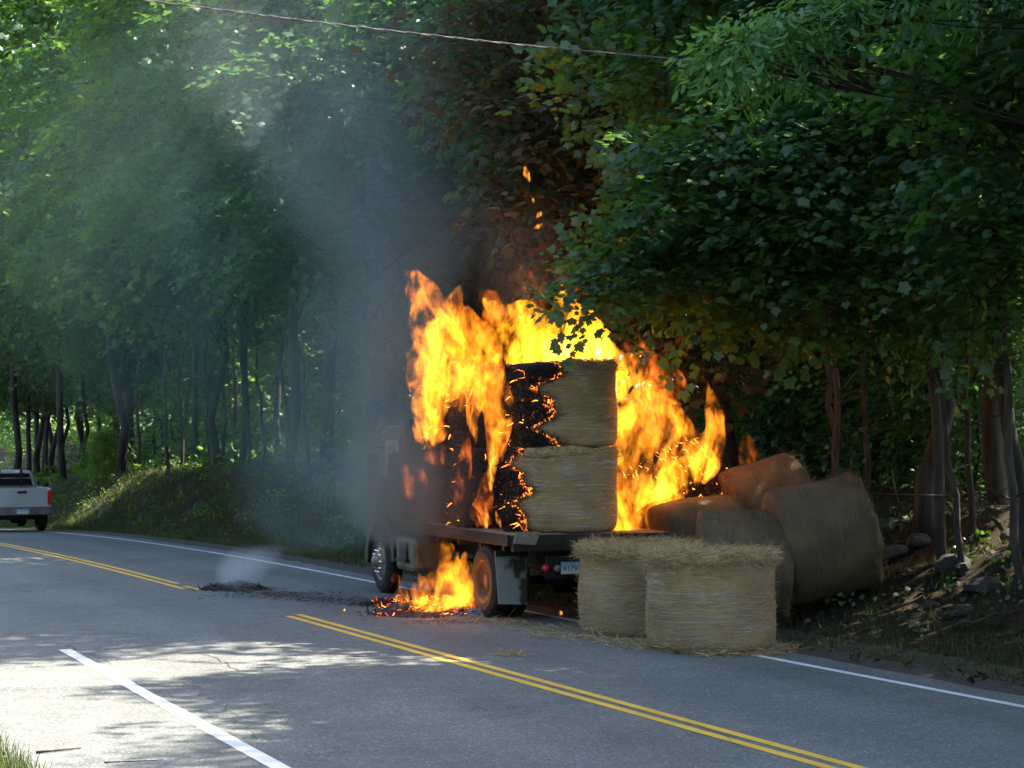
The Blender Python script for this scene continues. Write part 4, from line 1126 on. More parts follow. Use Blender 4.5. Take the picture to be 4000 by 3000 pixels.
straw_patch('spilled_straw', "small wisp of straw alone on the open asphalt", [ground_px(1105, 1416)], 160, 0.07, 63, zt=0.03)

# ------------------------------------------------------------------ the burning flatbed truck
truck = empty('flatbed_truck', TO, TR, "burning flatbed truck loaded with stacked round bales, stopped on the shoulder", 'truck')
def wheel(parent, name, cx, cy, r, w, side, tyre_m, rim_m, hub=False, dual=False):
    """side -1: outer face towards -x"""
    mb = MB()
    prof = [(r * 0.60, -w / 2), (r * 0.80, -w / 2 - 0.012), (r * 0.96, -w / 2 + 0.02), (r, -w / 2 + 0.05), (r * 1.0, w / 2 - 0.05), (r * 0.96, w / 2 - 0.02), (r * 0.80, w / 2 + 0.012), (r * 0.60, w / 2)]
    mb.lathe([(a, b) for a, b in prof], (cx, cy, r), 'x', 40)
    for k in range(40):                                             # tread blocks
        t = 2 * math.pi * k / 40
        Mx = Matrix.Translation((cx, cy, r)) @ Matrix.Rotation(t, 4, 'X') @ Matrix.Translation((0, 0, r))
        mb.box((-w / 2 + 0.05, -0.026, -0.012), (-0.02, 0.026, 0.012), None, Mx)
        mb.box((0.02, -0.026, -0.012), (w / 2 - 0.05, 0.026, 0.012), None, Mx)
    root = mb.build(name, M[tyre_m], parent)
    rm = MB(); s = side
    if hub:
        rm.lathe([(r * 0.60, s * w * 0.5), (r * 0.57, s * w * 0.53), (r * 0.53, s * w * 0.40), (r * 0.42, s * w * 0.52), (r * 0.30, s * w * 0.56), (r * 0.28, s * w * 0.62), (0.001, s * w * 0.62)], (cx, cy, r), 'x', 40)
    else:
        rm.lathe([(r * 0.60, s * w * 0.5), (r * 0.57, s * w * 0.52), (r * 0.54, s * w * 0.30), (r * 0.40, -s * w * 0.10), (r * 0.24, -s * w * 0.12), (r * 0.22, s * w * 0.25), (0.001, s * w * 0.27)], (cx, cy, r), 'x', 40)
    rm.build('rim', M[rim_m], root, smooth=True, auto=True)
    if hub:
        for k in range(10):
            t = 2 * math.pi * k / 10
            nb = MB(); nb.lathe([(0.022, 0), (0.022, s * 0.045), (0.014, s * 0.060), (0.001, s * 0.062)], (cx + s * w * 0.55, cy + r * 0.345 * math.cos(t), r + r * 0.345 * math.sin(t)), 'x', 8)
            nb.build('lug_nut', M['chrome'], root, smooth=True)
        hb = MB()
        for k in range(5):
            t = 2 * math.pi * (k + 0.5) / 5
            hb.lathe([(0.035, s * 0.004), (0.001, s * 0.006)], (cx + s * w * 0.485, cy + r * 0.475 * math.cos(t), r + r * 0.475 * math.sin(t)), 'x', 10)
        hb.build('hand_hole', M['black'], root)
        hc = MB(); hc.lathe([(r * 0.20, s * w * 0.62), (r * 0.19, s * w * 0.92), (r * 0.10, s * w * 1.0), (0.001, s * w * 1.0)], (cx, cy, r), 'x', 20)
        hc.build('hub_cap', M['rim'], root, smooth=True)
    return root
RA, FA = 1.25, 6.0
for sx in (-1, 1):
    wheel(truck, 'wheel', sx * 1.08, RA, 0.50, 0.24, sx, 'rubber', 'rim_scorched')
    wheel(truck, 'wheel', sx * 0.79, RA, 0.50, 0.24, sx, 'rubber', 'rim_scorched')
    wheel(truck, 'wheel', sx * 1.06, FA, 0.50, 0.25, sx, 'rubber', 'rim', hub=True)
mb = MB(); mb.lathe([(0.06, -1.0), (0.06, -0.2), (0.19, -0.14), (0.19, 0.14), (0.06, 0.2), (0.06, 1.0)], (0, RA, 0.5), 'x', 16); mb.build('rear_axle', M['steel_dark'], truck, smooth=True)
mb = MB(); mb.tube([(-0.95, FA, 0.46), (0.95, FA, 0.46)], 0.05, 8); mb.build('front_axle', M['steel_dark'], truck)
for sx in (-1, 1):
    mb = MB(); mb.box((sx * 0.43 - 0.04, 0.15, 0.72), (sx * 0.43 + 0.04, 7.0, 0.95)); mb.build('chassis_rail', M['steel_dark'], truck, bevel=0.01)
for yy in (0.5, 1.4, 2.3, 3.2, 4.1):
    mb = MB(); mb.box((-1.18, yy - 0.04, 0.955), (1.18, yy + 0.04, 1.045)); mb.build('cross_beam', M['steel_dark'], truck)
mb = MB(); mb.box((-1.225, 0.0, 0.97), (1.225, 0.10, 1.19)); mb.build('rear_sill', M['steel_dark'], truck, bevel=0.01)
for sx in (-1, 1):
    mb = MB(); mb.box((sx * 1.225 - 0.045, 0.104, 1.04), (sx * 1.225 + 0.0, 4.92, 1.19)); mb.build('side_sill', M['steel_dark'], truck, bevel=0.008)
plank0 = None
for k in range(9):
    x0 = -1.176 + k * 0.262
    mb = MB(); mb.box((x0, 0.106, 1.05), (x0 + 0.252, 4.9, 1.186 + 0.004 * (k % 3)))
    mb.build('plank', M['wood'], truck, bevel=0.006)
mb = MB(); mb.prism([(-1.24, 1.08), (-0.93, 1.06), (-0.86, 1.235), (-1.20, 1.235)], -0.055, -0.004, 1); mb.build('corner_board', M['wood'], truck, bevel=0.006)
mb = MB(); mb.box((-0.75, 0.02, 0.60), (0.9, 0.09, 0.90)); mb.build('rear_crossmember', M['steel_dark'], truck, bevel=0.012)
for sx in (-1, 1):
    mb = MB(); s = sx
    xs = sorted((s * 1.26, s * 0.80))
    prof = [(xs[0], 0.88), (xs[0] + 0.05 * (s < 0), 0.24), (xs[1] - 0.05 * (s > 0), 0.22), (xs[1], 0.88)]
    mb.prism(prof, 0.595, 0.612, 1)
    f = mb.build('mud_flap', M['flap'], truck)
    b = MB(); b.box((xs[0], 0.57, 0.881), (xs[1], 0.63, 0.955)); b.build('flap_bracket', M['steel_dark'], truck)
def round_lamp(x, z, r, mat, label=None):
    mb = MB(); mb.lathe([(r * 1.12, 0.02), (r * 1.12, -0.012), (r, -0.014)], (x, 0, z), 'y', 20); h = mb.build('tail_light', M['steel_dark'], truck, smooth=True)
    l = MB(); l.lathe([(r, -0.012), (r * 0.8, -0.032), (r * 0.4, -0.042), (0.001, -0.044)], (x, 0, z), 'y', 20); l.build('lens', M[mat], h, smooth=True)
    if label: h["label"] = label
round_lamp(-0.775, 0.745, 0.052, 'red_lens', "round red rear lamp beside the plate")
round_lamp(-0.605, 0.738, 0.05, 'dull_lens', "round dull unlit rear lamp touching the plate")
round_lamp(0.745, 0.745, 0.052, 'red_lens')
mb = MB(); mb.box((-0.555, -0.012, 0.665), (-0.265, -0.004, 0.825)); pl = mb.build('licence_plate', M['plate'], truck)
def text(name, s, size, mat, loc, rot, parent):
    c = bpy.data.curves.new(name, 'FONT'); c.body = s; c.size = size; c.align_x = 'CENTER'; c.align_y = 'CENTER'; c.extrude = 0.001
    c.materials.append(mat)
    t = bpy.data.objects.new(name, c); me = bpy.data.meshes.new_from_object(t); bpy.data.objects.remove(t)
    o = link(bpy.data.objects.new(name, me), parent); o.location = loc; o.rotation_euler = rot
    return o
text('plate_number', "41791", 0.105, M['black'], (-0.40, -0.0145, 0.735), (R(90), 0, 0), pl)
# cab, hood, tank
mb = MB(); mb.prism([(4.98, 1.0), (4.98, 2.55), (5.05, 2.68), (5.95, 2.66), (6.25, 1.85), (6.28, 1.0)], -1.10, 1.10, 0); cab = mb.build('cab', M['cab_paint'], truck, bevel=0.05)
for sx in (-1, 1):
    xs = sorted((sx * 1.103, sx * 1.118))
    mb = MB(); mb.prism([(5.15, 1.05), (5.15, 2.5), (5.92, 2.5), (6.15, 1.85), (6.15, 1.05)], xs[0], xs[1], 0); d = mb.build('door', M['cab_paint'], truck, bevel=0.008)
    xs = sorted((sx * 1.119, sx * 1.125))
    mb = MB(); mb.prism([(5.24, 1.85), (5.24, 2.42), (5.85, 2.42), (6.06, 1.85)], xs[0], xs[1], 0); mb.build('window', M['glass_dark'], d)
    mb = MB(); mb.tube([(sx * 1.12, 5.98, 1.75), (sx * 1.30, 6.02, 1.75), (sx * 1.30, 6.02, 2.3), (sx * 1.12, 5.98, 2.3)], 0.014, 6); mr = mb.build('mirror', M['steel_dark'], truck)
    q = MB(); q.box((sx * 1.30 - 0.09, 6.0, 1.82), (sx * 1.30 + 0.09, 6.05, 2.22)); q.build('mirror_head', M['steel_dark'], mr, bevel=0.02)
mb = MB(); mb.prism([(-0.95, 1.9), (-0.95, 2.45), (0.95, 2.45), (0.95, 1.9)], 4.965, 4.975, 1); mb.build('rear_window', M['glass_dark'], truck)
mb = MB(); mb.prism([(6.30, 0.72), (6.30, 1.78), (6.95, 1.62), (7.05, 1.45), (7.05, 0.72)], -0.72, 0.72, 0); mb.build('hood', M['cab_paint'], truck, bevel=0.06)
for sx in (-1, 1):
    mb = MB()
    pr_ = [(FA + 0.62 * math.cos(t), 0.5 + 0.62 * math.sin(t)) for t in [R(a) for a in range(-5, 186, 14)]]
    po_ = [(FA + 0.78 * math.cos(t), 0.5 + 0.78 * math.sin(t)) for t in [R(a) for a in range(-5, 186, 14)]]
    mb.prism(pr_ + po_[::-1], *sorted((sx * 0.74, sx * 1.20)), 0); mb.build('fender', M['cab_paint'], truck)
    mb = MB(); mb.box((min(sx * 0.62, sx * 1.17), 4.35, 0.42), (max(sx * 0.62, sx * 1.17), 5.25, 0.95)); tk = mb.build('fuel_tank', M['tank'], truck, bevel=0.07)
    b = MB(); b.box((min(sx * 0.75, sx * 1.24), 4.55, 0.56), (max(sx * 0.75, sx * 1.24), 5.05, 0.61)); b.box((min(sx * 1.18, sx * 1.20), 4.62, 0.61), (max(sx * 1.18, sx * 1.20), 4.98, 0.86)); b.build('step', M['steel_dark'], tk)
mb = MB(); mb.tube([(-1.02, 4.90, 0.95), (-1.02, 4.90, 2.5), (-1.02, 4.90, 2.75)], [0.05, 0.05, 0.04], 12); mb.build('exhaust_stack', M['steel_dark'], truck, smooth=True)
mb = MB(); mb.box((-1.15, 4.925, 1.2), (1.15, 4.96, 2.3)); mb.build('headboard', M['steel_dark'], truck)

# ------------------------------------------------------------------ pickup at the left edge
pu_x, pu_y = at_n(47, 11.55)
pu_u, _ = UN(pu_x, pu_y)
pickup = empty('pickup_truck', (pu_x, pu_y, float(drop(pu_u))), R(24), "silver pickup truck seen from behind, parked at the left edge of the picture", 'pickup truck')
pb = 0.87
mb = MB(); mb.prism([(0.0, 0.70), (0.0, 1.27), (1.95, 1.27), (1.95, 0.60), (0.4, 0.60)], -pb, -pb + 0.09, 0); mb.prism([(0.0, 0.70), (0.0, 1.27), (1.95, 1.27), (1.95, 0.60), (0.4, 0.60)], pb - 0.09, pb, 0)
mb.box((-pb + 0.09, 0.05, 0.68), (pb - 0.09, 1.95, 0.74)); mb.build('bed', M['truck_white'], pickup, bevel=0.03)
mb = MB(); mb.box((-0.735, -0.035, 0.72), (0.735, 0.045, 1.265)); mb.box((-0.66, -0.042, 0.80), (0.66, -0.034, 1.10)); tg = mb.build('tailgate', M['truck_white'], pickup, bevel=0.012)
mb = MB(); mb.box((-0.14, -0.06, 1.12), (0.14, -0.036, 1.19)); mb.build('handle', M['black'], tg, bevel=0.01)
for sx in (-1, 1):
    mb = MB(); mb.box((sx * 0.805 - 0.065, -0.03, 0.80), (sx * 0.805 + 0.068, 0.06, 1.20)); mb.build('tail_light', M['red_lens'], pickup, bevel=0.015)
    for yy, nm in ((0.95, 'wheel'), (4.05, 'wheel')):
        wheel(pickup, nm, sx * 0.74, yy, 0.37, 0.25, sx, 'rubber', 'rim')
mb = MB(); mb.box((-0.88, -0.16, 0.50), (0.88, -0.04, 0.70)); mb.box((-0.42, -0.17, 0.535), (-0.22, -0.158, 0.66)); mb.build('bumper', M['bumper'], pickup, bevel=0.025)
mb = MB(); mb.box((-0.17, -0.178, 0.53), (0.17, -0.168, 0.68)); mb.build('licence_plate', M['plate'], pickup)
mb = MB(); mb.box((-0.75, 0.3, 0.36), (0.75, 4.6, 0.58)); mb.build('underbody', M['steel_dark'], pickup)
mb = MB(); mb.lathe([(0.05, -0.7), (0.05, -0.18), (0.15, -0.1), (0.15, 0.1), (0.05, 0.18), (0.05, 0.7)], (0, 0.95, 0.37), 'x', 12); mb.build('rear_axle', M['steel_dark'], pickup, smooth=True)
mb = MB(); mb.prism([(-0.86, 0.6), (-0.86, 1.27), (-0.66, 1.74), (0.66, 1.74), (0.86, 1.27), (0.86, 0.6)], 2.0, 3.9, 1); mb.build('cab', M['truck_white'], pickup, bevel=0.05)
mb = MB(); mb.prism([(-0.72, 1.26), (-0.60, 1.66), (0.60, 1.66), (0.72, 1.26)], 1.985, 1.998, 1); mb.build('rear_window', M['glass_dark'], pickup)
mb = MB(); mb.box((-0.80, 3.95, 0.6), (0.80, 5.1, 1.15)); mb.build('hood', M['truck_white'], pickup, bevel=0.06)
mb = MB()
for sx in (-0.78, 0.78): mb.tube([(sx, 1.9, 1.27), (sx * 0.92, 1.9, 1.55)], 0.025, 6)
mb.box((-0.76, 1.88, 1.50), (0.76, 1.92, 1.54)); mb.box((-0.76, 1.88, 1.265), (0.76, 1.92, 1.30)); mb.build('bed_rack', M['bumper'], pickup)
for xx in (-0.30, 0.34):
    mb = MB(); mb.box((xx - 0.03, 1.86, 1.27), (xx + 0.03, 1.94, 1.80)); mb.build('rack_post', M['steel_dark'], pickup)

# ------------------------------------------------------------------ overhead cable
def cable():
    pts = [P(-140, -56, 20.2), P(310, 0, 21.0), P(700, 50, 21.7), P(1110, 96, 22.4), P(1520, 133, 23.0), P(1900, 160, 23.6)]
    fine = []
    for i in range(len(pts) - 1):
        for k in range(60): fine.append(pts[i].lerp(pts[i + 1], k / 60))
    sm = fine
    for _ in range(200): sm = [sm[0]] + [(sm[i - 1] + sm[i] * 2 + sm[i + 1]) / 4 for i in range(1, len(sm) - 1)] + [sm[-1]]
    e = empty('overhead_cable', sm[0], 0, "twisted overhead cable crossing the top of the picture", 'cable')
    for s in (0, math.pi):
        mb = MB()
        path = [p - sm[0] + Vector((0, math.cos(i * 0.42 + s), math.sin(i * 0.42 + s))) * 0.006 for i, p in enumerate(sm)]
        mb.tube(path, 0.005, 6); mb.build('strand', M['cable'], e, smooth=True)
cable()

# ------------------------------------------------------------------ ash and embers on the ground
def heap(name, label, cat, c, sx, sy, h, mat, seed, parent_tufts=500, ember=0.0, rz=0.0):
    import bmesh
    e = empty(name, c, rz, label, cat)
    bm = bmesh.new(); bmesh.ops.create_grid(bm, x_segments=28, y_segments=20, size=1.0)
    for v in bm.verts:
        r = math.sqrt(v.co.x ** 2 + v.co.y ** 2)
        k = max(0.0, 1 - r) ** 0.8
        nz = mnoise.noise(Vector((v.co.x * 2.2 + seed, v.co.y * 2.2, 0)))
        n2 = mnoise.noise(Vector((v.co.x * 7 + seed, v.co.y * 7, 3)))
        v.co = Vector((v.co.x * sx, v.co.y * sy, h * k * (1 + 0.7 * nz + 0.4 * n2) - 0.012))
    me = bpy.data.meshes.new('mound'); bm.to_mesh(me); bm.free()
    mesh_obj('mound', me, M[mat], e)
    rs = np.random.default_rng(seed)
    n = parent_tufts
    p = rs.normal(0, 0.42, (n, 2))
    r = np.linalg.norm(p, axis=1)
    pos = np.stack([p[:, 0] * sx, p[:, 1] * sy, h * np.clip(1 - r, 0, 1) ** 0.8 * 0.9], -1)
    mi = np.where(rs.random(n) < ember, rs.integers(1, 3, n), 0)
    straw_mesh('charred_straw', pos, rs.normal(0, 1, (n, 3)) * np.array([1, 1, 0.35]), rs.uniform(0.04, 0.16, n), 0.006, [M['char_straw'], M['ember_red'], M['ember']], mi, e, 0.4, rs)
    return e
heap('ash_heap', "small smoking heap of black ash on the far yellow line", 'ash heap', ground_px(512, 1274), 0.55, 0.45, 0.14, 'ash', 3, 500)
heap('ash_heap', "low black ash patch left of the smoking heap", 'ash heap', ground_px(470, 1273), 0.35, 0.3, 0.08, 'ash', 4, 200)
heap('ember_heap', "glowing heap of burning hay on the road under the truck's flank", 'ember heap', ground_px(950, 1325), 1.0, 0.75, 0.24, 'ash', 5, 1500, 0.16)
heap('ember_heap', "black ash with red embers beside the front wheel", 'ember heap', ground_px(850, 1308), 0.55, 0.35, 0.10, 'ash', 6, 500, 0.16)
heap('ember_heap', "grey ash hump at the foot of the rear wheel", 'ember heap', ground_px(1010, 1333), 0.45, 0.30, 0.16, 'grey_ash', 8, 250, 0.12)
straw_patch('burnt_debris', "burnt straw and ash strewn over the road between heap and truck", [ground_px(x, y) for x, y in ((560, 1280), (620, 1283), (680, 1286), (700, 1295), (750, 1290), (780, 1300), (640, 1292), (580, 1272), (720, 1280), (800, 1296), (540, 1290), (470, 1290), (760, 1305))], 800, 0.26, 71, (0.03, 0.12), 0.02, [M['debris']])
straw_patch('burnt_debris', "half-burnt brown straw scattered near the truck's front wheel", [ground_px(x, y) for x, y in ((680, 1296), (730, 1300), (780, 1304), (640, 1285), (860, 1330), (960, 1345), (560, 1284), (600, 1290))], 1300, 0.30, 72, (0.03, 0.14), 0.03, [M['dead_leaf']])

# ------------------------------------------------------------------ flames
def hull(name, tongues, mat, parent=None, voxel=0.06, sides=10, flat=0.8):
    """closed flame or smoke hull: tongues are lists of (point, radius), merged by a voxel remesh"""
    mb = MB()
    for tg_ in tongues:
        pts, rad = [], []
        for (p0, r0), (p1, r1) in zip(tg_[:-1], tg_[1:]):
            for k in range(4):
                t = k / 4; pts.append(p0.lerp(p1, t)); rad.append(r0 + (r1 - r0) * t)
        pts.append(tg_[-1][0]); rad.append(tg_[-1][1])
        pts = [pts[0] + (pts[0] - pts[1]).normalized() * rad[0] * 0.6] + pts
        rad = [rad[0] * 0.35] + rad
        vs0 = len(mb.v)
        mb.tube(pts, rad, sides)
        for i in range(vs0, len(mb.v)):
            v = Vector(mb.v[i]); k = (i - vs0) // sides
            c = pts[k]; d = v - c
            f = 1 + 0.75 * mnoise.noise(Vector((v.x * 3, v.y * 3, v.z * 1.3))) + 0.45 * mnoise.noise(Vector((v.x * 7, v.y * 7, v.z * 3.2)))
            d *= max(0.3, f); d.y *= flat
            mb.v[i] = tuple(c + d)
    c0 = Vector(mb.v[0])
    mb.v = [tuple(Vector(v) - c0) for v in mb.v]
    o = mb.build(name, mat, parent, smooth=True)
    o.location = c0 if parent is None else c0 - parent.location
    rm = o.modifiers.new("merge", 'REMESH'); rm.mode = 'VOXEL'; rm.voxel_size = voxel; rm.use_smooth_shade = True
    return o
def T(Y, *pts): return [(P(a, b, Y), r) for a, b, r in pts]
def fire(name, label, parts, loc, glow=()):
    e = empty(name, loc, 0, label, 'fire')
    for tongues, mat, vx in parts:
        hull('flame', tongues, M[mat], e, vx)
    if glow:
        for pt, w in glow:                                      # the light this fire throws on what stands round it
            ld = bpy.data.lights.new('fire_glow', 'POINT'); ld.energy = w; ld.color = (1.0, 0.30, 0.05); ld.shadow_soft_size = 0.5
            lo = link(bpy.data.objects.new('fire_glow', ld), e); lo.location = pt - Vector(loc)
    return e
fire('fire', "yellow-white fire blazing up behind the top of the rear stack", [
    ([T(29.9, (1130, 815, .30), (1120, 745, .36), (1085, 690, .24), (1050, 655, .12), (1036, 635, .04)),
      T(29.8, (1190, 815, .45), (1180, 745, .55), (1150, 700, .36), (1105, 672, .16), (1080, 655, .05)),
      T(29.8, (1250, 815, .45), (1245, 745, .50), (1230, 690, .38), (1215, 645, .22), (1225, 610, .06)),
      T(29.2, (1325, 850, .22), (1305, 775, .36), (1280, 720, .26), (1262, 660, .06)), T(29.4, (1120, 790, .3), (1200, 770, .4), (1290, 780, .3))], 'flame_hot', 0.06),
    ([T(30.2, (1165, 700, .22), (1155, 650, .28), (1135, 605, .20), (1122, 572, .05)), T(30.2, (1250, 660, .2), (1262, 610, .2), (1285, 575, .06)), T(30.2, (1100, 720, .2), (1085, 690, .25), (1045, 640, .18), (1032, 622, .04))], 'flame_thin', 0.06)], P(1200, 800, 29.8), [(P(1190, 700, 30.1), 14)])
fire('fire', "tall orange fire along the truck's left side, forward of the rear stack", [
    ([T(29.9, (930, 950, .22), (922, 880, .34), (920, 810, .34), (930, 740, .36), (925, 670, .30), (905, 615, .20), (897, 575, .05)),
      T(29.6, (985, 860, .22), (975, 770, .42), (972, 700, .36), (985, 650, .20), (992, 612, .04)),
      T(29.4, (1050, 850, .26), (1040, 775, .36), (1015, 710, .26), (1000, 660, .08)),
      T(28.4, (1066, 1000, .10), (1070, 940, .18), (1066, 880, .22), (1060, 820, .26), (1045, 770, .2)),
      T(28.6, (1030, 960, .06), (1025, 890, .16), (1030, 820, .24), (1020, 770, .2)), T(29.3, (960, 850, .2), (1000, 800, .32), (1060, 790, .3), (1090, 800, .1)), T(29.0, (1000, 900, .06), (1002, 850, .16), (1000, 800, .2)), T(28.2, (1085, 1000, .03), (1082, 930, .10), (1086, 860, .14), (1080, 800, .14)),
      T(29.9, (880, 800, .04), (885, 765, .12), (905, 760, .16))], 'flame', 0.06),
    ([T(29.7, (920, 950, .08), (922, 890, .28), (925, 820, .28), (935, 750, .2), (930, 690, .05)), T(29.5, (975, 830, .10), (970, 760, .26), (962, 690, .2), (958, 650, .05))], 'flame_hot', 0.05),
    ([T(28.9, (950, 1000, .12), (938, 975, .18), (930, 950, .05)), T(28.9, (892, 1110, .05), (884, 1085, .09), (880, 1040, .10), (872, 1000, .03)), T(28.9, (925, 1060, .04), (915, 1030, .08), (905, 1000, .03)), T(28.9, (945, 1000, .03), (940, 985, .14), (930, 965, .05)), T(28.4, (990, 1120, .05), (985, 1080, .10), (995, 1040, .12), (1005, 990, .10), (1012, 940, .03)), T(28.3, (1030, 1140, .05), (1028, 1110, .12), (1034, 1075, .04)), T(28.2, (1050, 1130, .08), (1045, 1080, .12), (1050, 1020, .05)),
      T(29.9, (900, 640, .2), (890, 600, .16), (880, 575, .06))], 'flame_thin', 0.05)], P(950, 900, 29.6))
fire('fire', "sheet of fire between the rear stack and the fallen bales", [
    ([T(28.9, (1335, 1150, .20), (1340, 1060, .34), (1345, 950, .34), (1352, 860, .34), (1345, 800, .26), (1315, 765, .18), (1285, 735, .08)),
      T(29.1, (1385, 1150, .30), (1392, 1060, .40), (1400, 960, .38), (1405, 880, .30), (1395, 820, .12)),
      T(29.4, (1440, 1100, .28), (1450, 1010, .40), (1455, 940, .32), (1445, 880, .20), (1430, 835, .06)),
      T(29.5, (1510, 1030, .20), (1500, 980, .28), (1488, 930, .16), (1478, 890, .04)),
      T(29.6, (1540, 1010, .10), (1550, 955, .18), (1543, 905, .16), (1532, 855, .08), (1528, 818, .02))], 'flame', 0.06),
    ([T(29.6, (1360, 800, .14), (1395, 800, .28), (1425, 830, .28), (1440, 860, .1)), T(29.6, (1330, 760, .12), (1380, 765, .24), (1410, 790, .12)), T(29.7, (1420, 900, .3), (1430, 830, .3), (1415, 770, .1))], 'flame_thin', 0.06),
    ([T(28.8, (1335, 1150, .14), (1350, 1100, .24), (1400, 1060, .22), (1460, 1030, .2)), T(29.2, (1440, 1050, .16), (1490, 1010, .22), (1540, 975, .12)), T(28.9, (1335, 1000, .12), (1345, 900, .18), (1350, 820, .1))], 'flame_hot', 0.05)], P(1400, 1000, 29.1), [(P(1420, 900, 29.8), 3.5)])
fire('fire', "low fire on the road between the truck's wheels", [
    ([T(29.2, (895, 1312, .08), (890, 1285, .14), (882, 1250, .07), (872, 1215, .02)),
      T(29.0, (935, 1318, .18), (930, 1288, .22), (935, 1258, .14), (938, 1232, .05)),
      T(29.0, (985, 1318, .2), (980, 1272, .28), (972, 1232, .20), (968, 1195, .14), (958, 1160, .03)),
      T(28.9, (1010, 1312, .10), (1010, 1262, .13), (1006, 1215, .11), (1004, 1188, .03)),
      T(28.8, (860, 1302, .06), (930, 1305, .13), (990, 1312, .13), (1030, 1318, .05)), T(29.0, (868, 1308, .06), (872, 1290, .16), (866, 1265, .06), (858, 1245, .02)), T(29.0, (912, 1312, .14), (912, 1280, .17), (905, 1250, .08), (898, 1232, .02)), T(29.0, (960, 1318, .16), (958, 1285, .2), (950, 1255, .1), (944, 1225, .03)), T(28.7, (1000, 1320, .12), (1002, 1290, .16), (996, 1262, .08))], 'flame', 0.04),
    ([T(28.8, (890, 1305, .10), (950, 1306, .16), (1000, 1302, .14), (1020, 1290, .06)), T(28.8, (1010, 1310, .1), (1012, 1260, .1), (1008, 1210, .06))], 'flame_hot', 0.04)], P(950, 1315, 29), [(P(960, 1270, 29.0), 5)])
def small_fire(label, Y, *pts, mat='flame_small', group=None):
    o = hull('small_flame', [T(Y, *pts)], M[mat], None, 0.025, 8)
    tag(o, label, 'flame', group)
small_fire("small bright flame burning alone high on a scorched twig", 31, (1143, 392, .04), (1138, 375, .075), (1133, 358, .02))
small_fire("tiny flame below the highest one on the scorched twig", 31, (1152, 438, .02), (1150, 432, .035), (1149, 424, .01))
small_fire("small hooked flame, third down the scorched twig", 31, (1160, 472, .02), (1166, 463, .05), (1171, 455, .015))
small_fire("flat flame lowest on the scorched twig", 31, (1152, 494, .02), (1162, 490, .05), (1174, 482, .02))
small_fire("red flame licking behind the leaning fire-lit trunk", 31, (1618, 1018, .06), (1620, 985, .16), (1612, 950, .12), (1602, 918, .02), mat='flame_thin')
small_fire("small flame on the charred left face of the rear stack, low down", 27.75, (1050, 1140, .04), (1052, 1115, .06), (1046, 1085, .02))
small_fire("thin flame dripping down the middle stack's rear edge", 28.6, (1060, 1060, .04), (1062, 1010, .07), (1066, 950, .03))
small_fire("small flame at the bottom corner of the rear stack", 27.75, (1082, 1145, .02), (1076, 1125, .05), (1070, 1100, .015))
small_fire("lone flame low behind the mud flap, left of the standing bale", 28.6, (1212, 1330, .02), (1211, 1324, .035), (1210, 1318, .012))
small_fire("small orange flame beside the front wheel", 31.3, (862, 1262, .05), (856, 1248, .09), (850, 1238, .03), mat='flame_thin')
# scorched twig that carries the upper flames
mb = MB()
tw = [P(1185, 560, 31.2), P(1120, 530, 31.2), P(1095, 495, 31.2), P(1082, 450, 31.2), P(1070, 420, 31.2), P(1045, 408, 31.2)]
mb.tube([p - tw[0] for p in tw], [0.022, 0.018, 0.014, 0.011, 0.008, 0.004], 6)
for a, b in (((1095, 495), (1150, 432)), ((1120, 530), (1165, 480)), ((1150, 432), (1138, 385)), ((1082, 450), (1105, 440)), ((1165, 480), (1185, 470)), ((1165, 480), (1165, 492))):
    mb.tube([P(*a, 31.15) - tw[0], (P(*a, 31.15).lerp(P(*b, 31.1), 0.5)) - tw[0] + Vector((0, 0, 0.03)), P(*b, 31.1) - tw[0]], [0.010, 0.007, 0.004], 5)
o = mb.build('scorched_twig', M['char_straw'], None, smooth=True); o.location = tw[0]
tag(o, "bare scorched twig above the fire carrying small flames", 'twig')

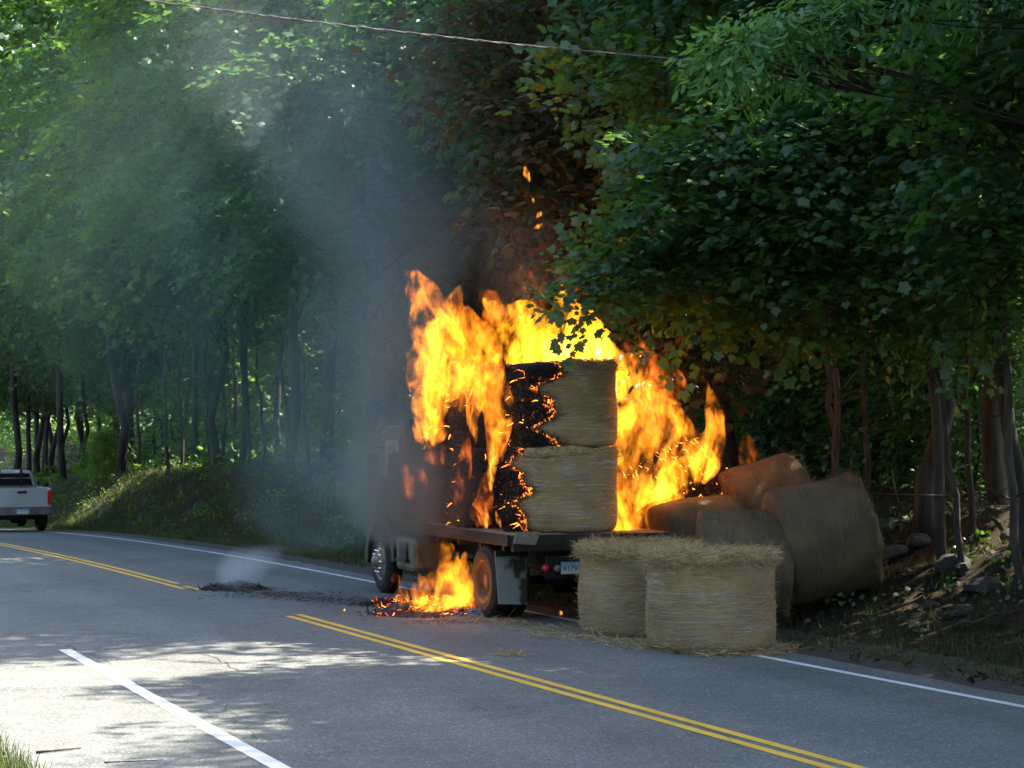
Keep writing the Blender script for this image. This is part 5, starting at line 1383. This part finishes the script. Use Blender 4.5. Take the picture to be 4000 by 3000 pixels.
# ------------------------------------------------------------------ smoke
def smoke(name, label, spine, dens, col, sc=0.8, voxel=0.25, **kw):
    m = m_smoke(name, dens, col, spine, sc, **kw)
    mb = MB()
    pts = [p for p, r in spine]; rad = [r * 1.25 for p, r in spine]
    seg = 20; vs_ = []
    for p, r in zip(pts, rad):
        vs_ += [(p.x + r * math.cos(2 * math.pi * k / seg), p.y + r * math.sin(2 * math.pi * k / seg), p.z) for k in range(seg)]
    fs = [(i * seg + k, i * seg + (k + 1) % seg, (i + 1) * seg + (k + 1) % seg, (i + 1) * seg + k) for i in range(len(pts) - 1) for k in range(seg)]
    fs += [tuple(range(seg))[::-1], tuple(range((len(pts) - 1) * seg, len(pts) * seg))]
    mb.add(vs_, fs)
    o = mb.build(name, m)
    tag(o, label, kind="stuff")
    return o
smoke('smoke', "blue-grey smoke plume rising from the truck to the upper left",
      T(33.6, (840, 1190, .8), (795, 1050, 1.6), (765, 900, 1.9), (790, 720, 1.8), (825, 560, 1.8), (795, 400, 2.3), (735, 220, 2.9), (690, 60, 3.2), (640, -160, 3.4)), 0.25, (0.82, 0.97, 0.98), 0.5)
smoke('smoke', "dark sooty smoke round the cab and left of the flames",
      T(31.0, (862, 1185, .8), (856, 1050, 1.15), (848, 900, 1.05), (860, 740, .9), (900, 600, 1.0), (960, 480, 1.1), (970, 360, .9)), 0.60, (0.45, 0.52, 0.49), 0.9, thr=(0.30, 0.72))
smoke('smoke', "sooty smoke hanging over the bed between the burning stacks",
      T(29.0, (960, 1170, .4), (940, 1080, .75), (950, 1000, .7), (1010, 920, .4)), 1.6, (0.30, 0.28, 0.26), 1.3)
smoke('smoke', "thin brown smoke over the top of the flames",
      T(31.0, (1090, 700, .5), (1110, 600, 1.0), (1100, 500, 1.1), (1060, 400, .9)), 0.35, (0.50, 0.46, 0.42), 1.0)
smoke('smoke', "thin haze of smoke drifting over the left trees",
      T(46, (660, 1060, 3.0), (560, 850, 6.0), (470, 600, 7.5), (440, 350, 7.5), (480, 120, 6.0), (540, -60, 4)), 0.044, (0.52, 0.82, 0.77), 0.22, step=1.2)
smoke('smoke', "low smoke drifting along the bank left of the truck",
      T(36, (700, 1200, 1.0), (690, 1120, 1.8), (680, 1060, 1.8), (640, 960, 1.5), (600, 850, .8)), 0.26, (0.68, 0.82, 0.80), 0.7)
smoke('smoke', "white wisp of smoke rising from the ash heap on the road",
      T(33.5, (505, 1277, .28), (512, 1258, .42), (522, 1232, .55), (540, 1205, .60), (570, 1175, .6)), 2.6, (0.90, 0.94, 0.96), 2.2, stretch=(1, 1, 0.35), thr=(0.30, 0.62))
smoke('smoke', "dense dark smoke wrapped round the truck cab",
      T(30.6, (868, 1190, .40), (855, 1130, .80), (848, 1060, .95), (848, 980, .9), (860, 880, .5)), 3.2, (0.40, 0.45, 0.42), 1.2, thr=(0.25, 0.6))
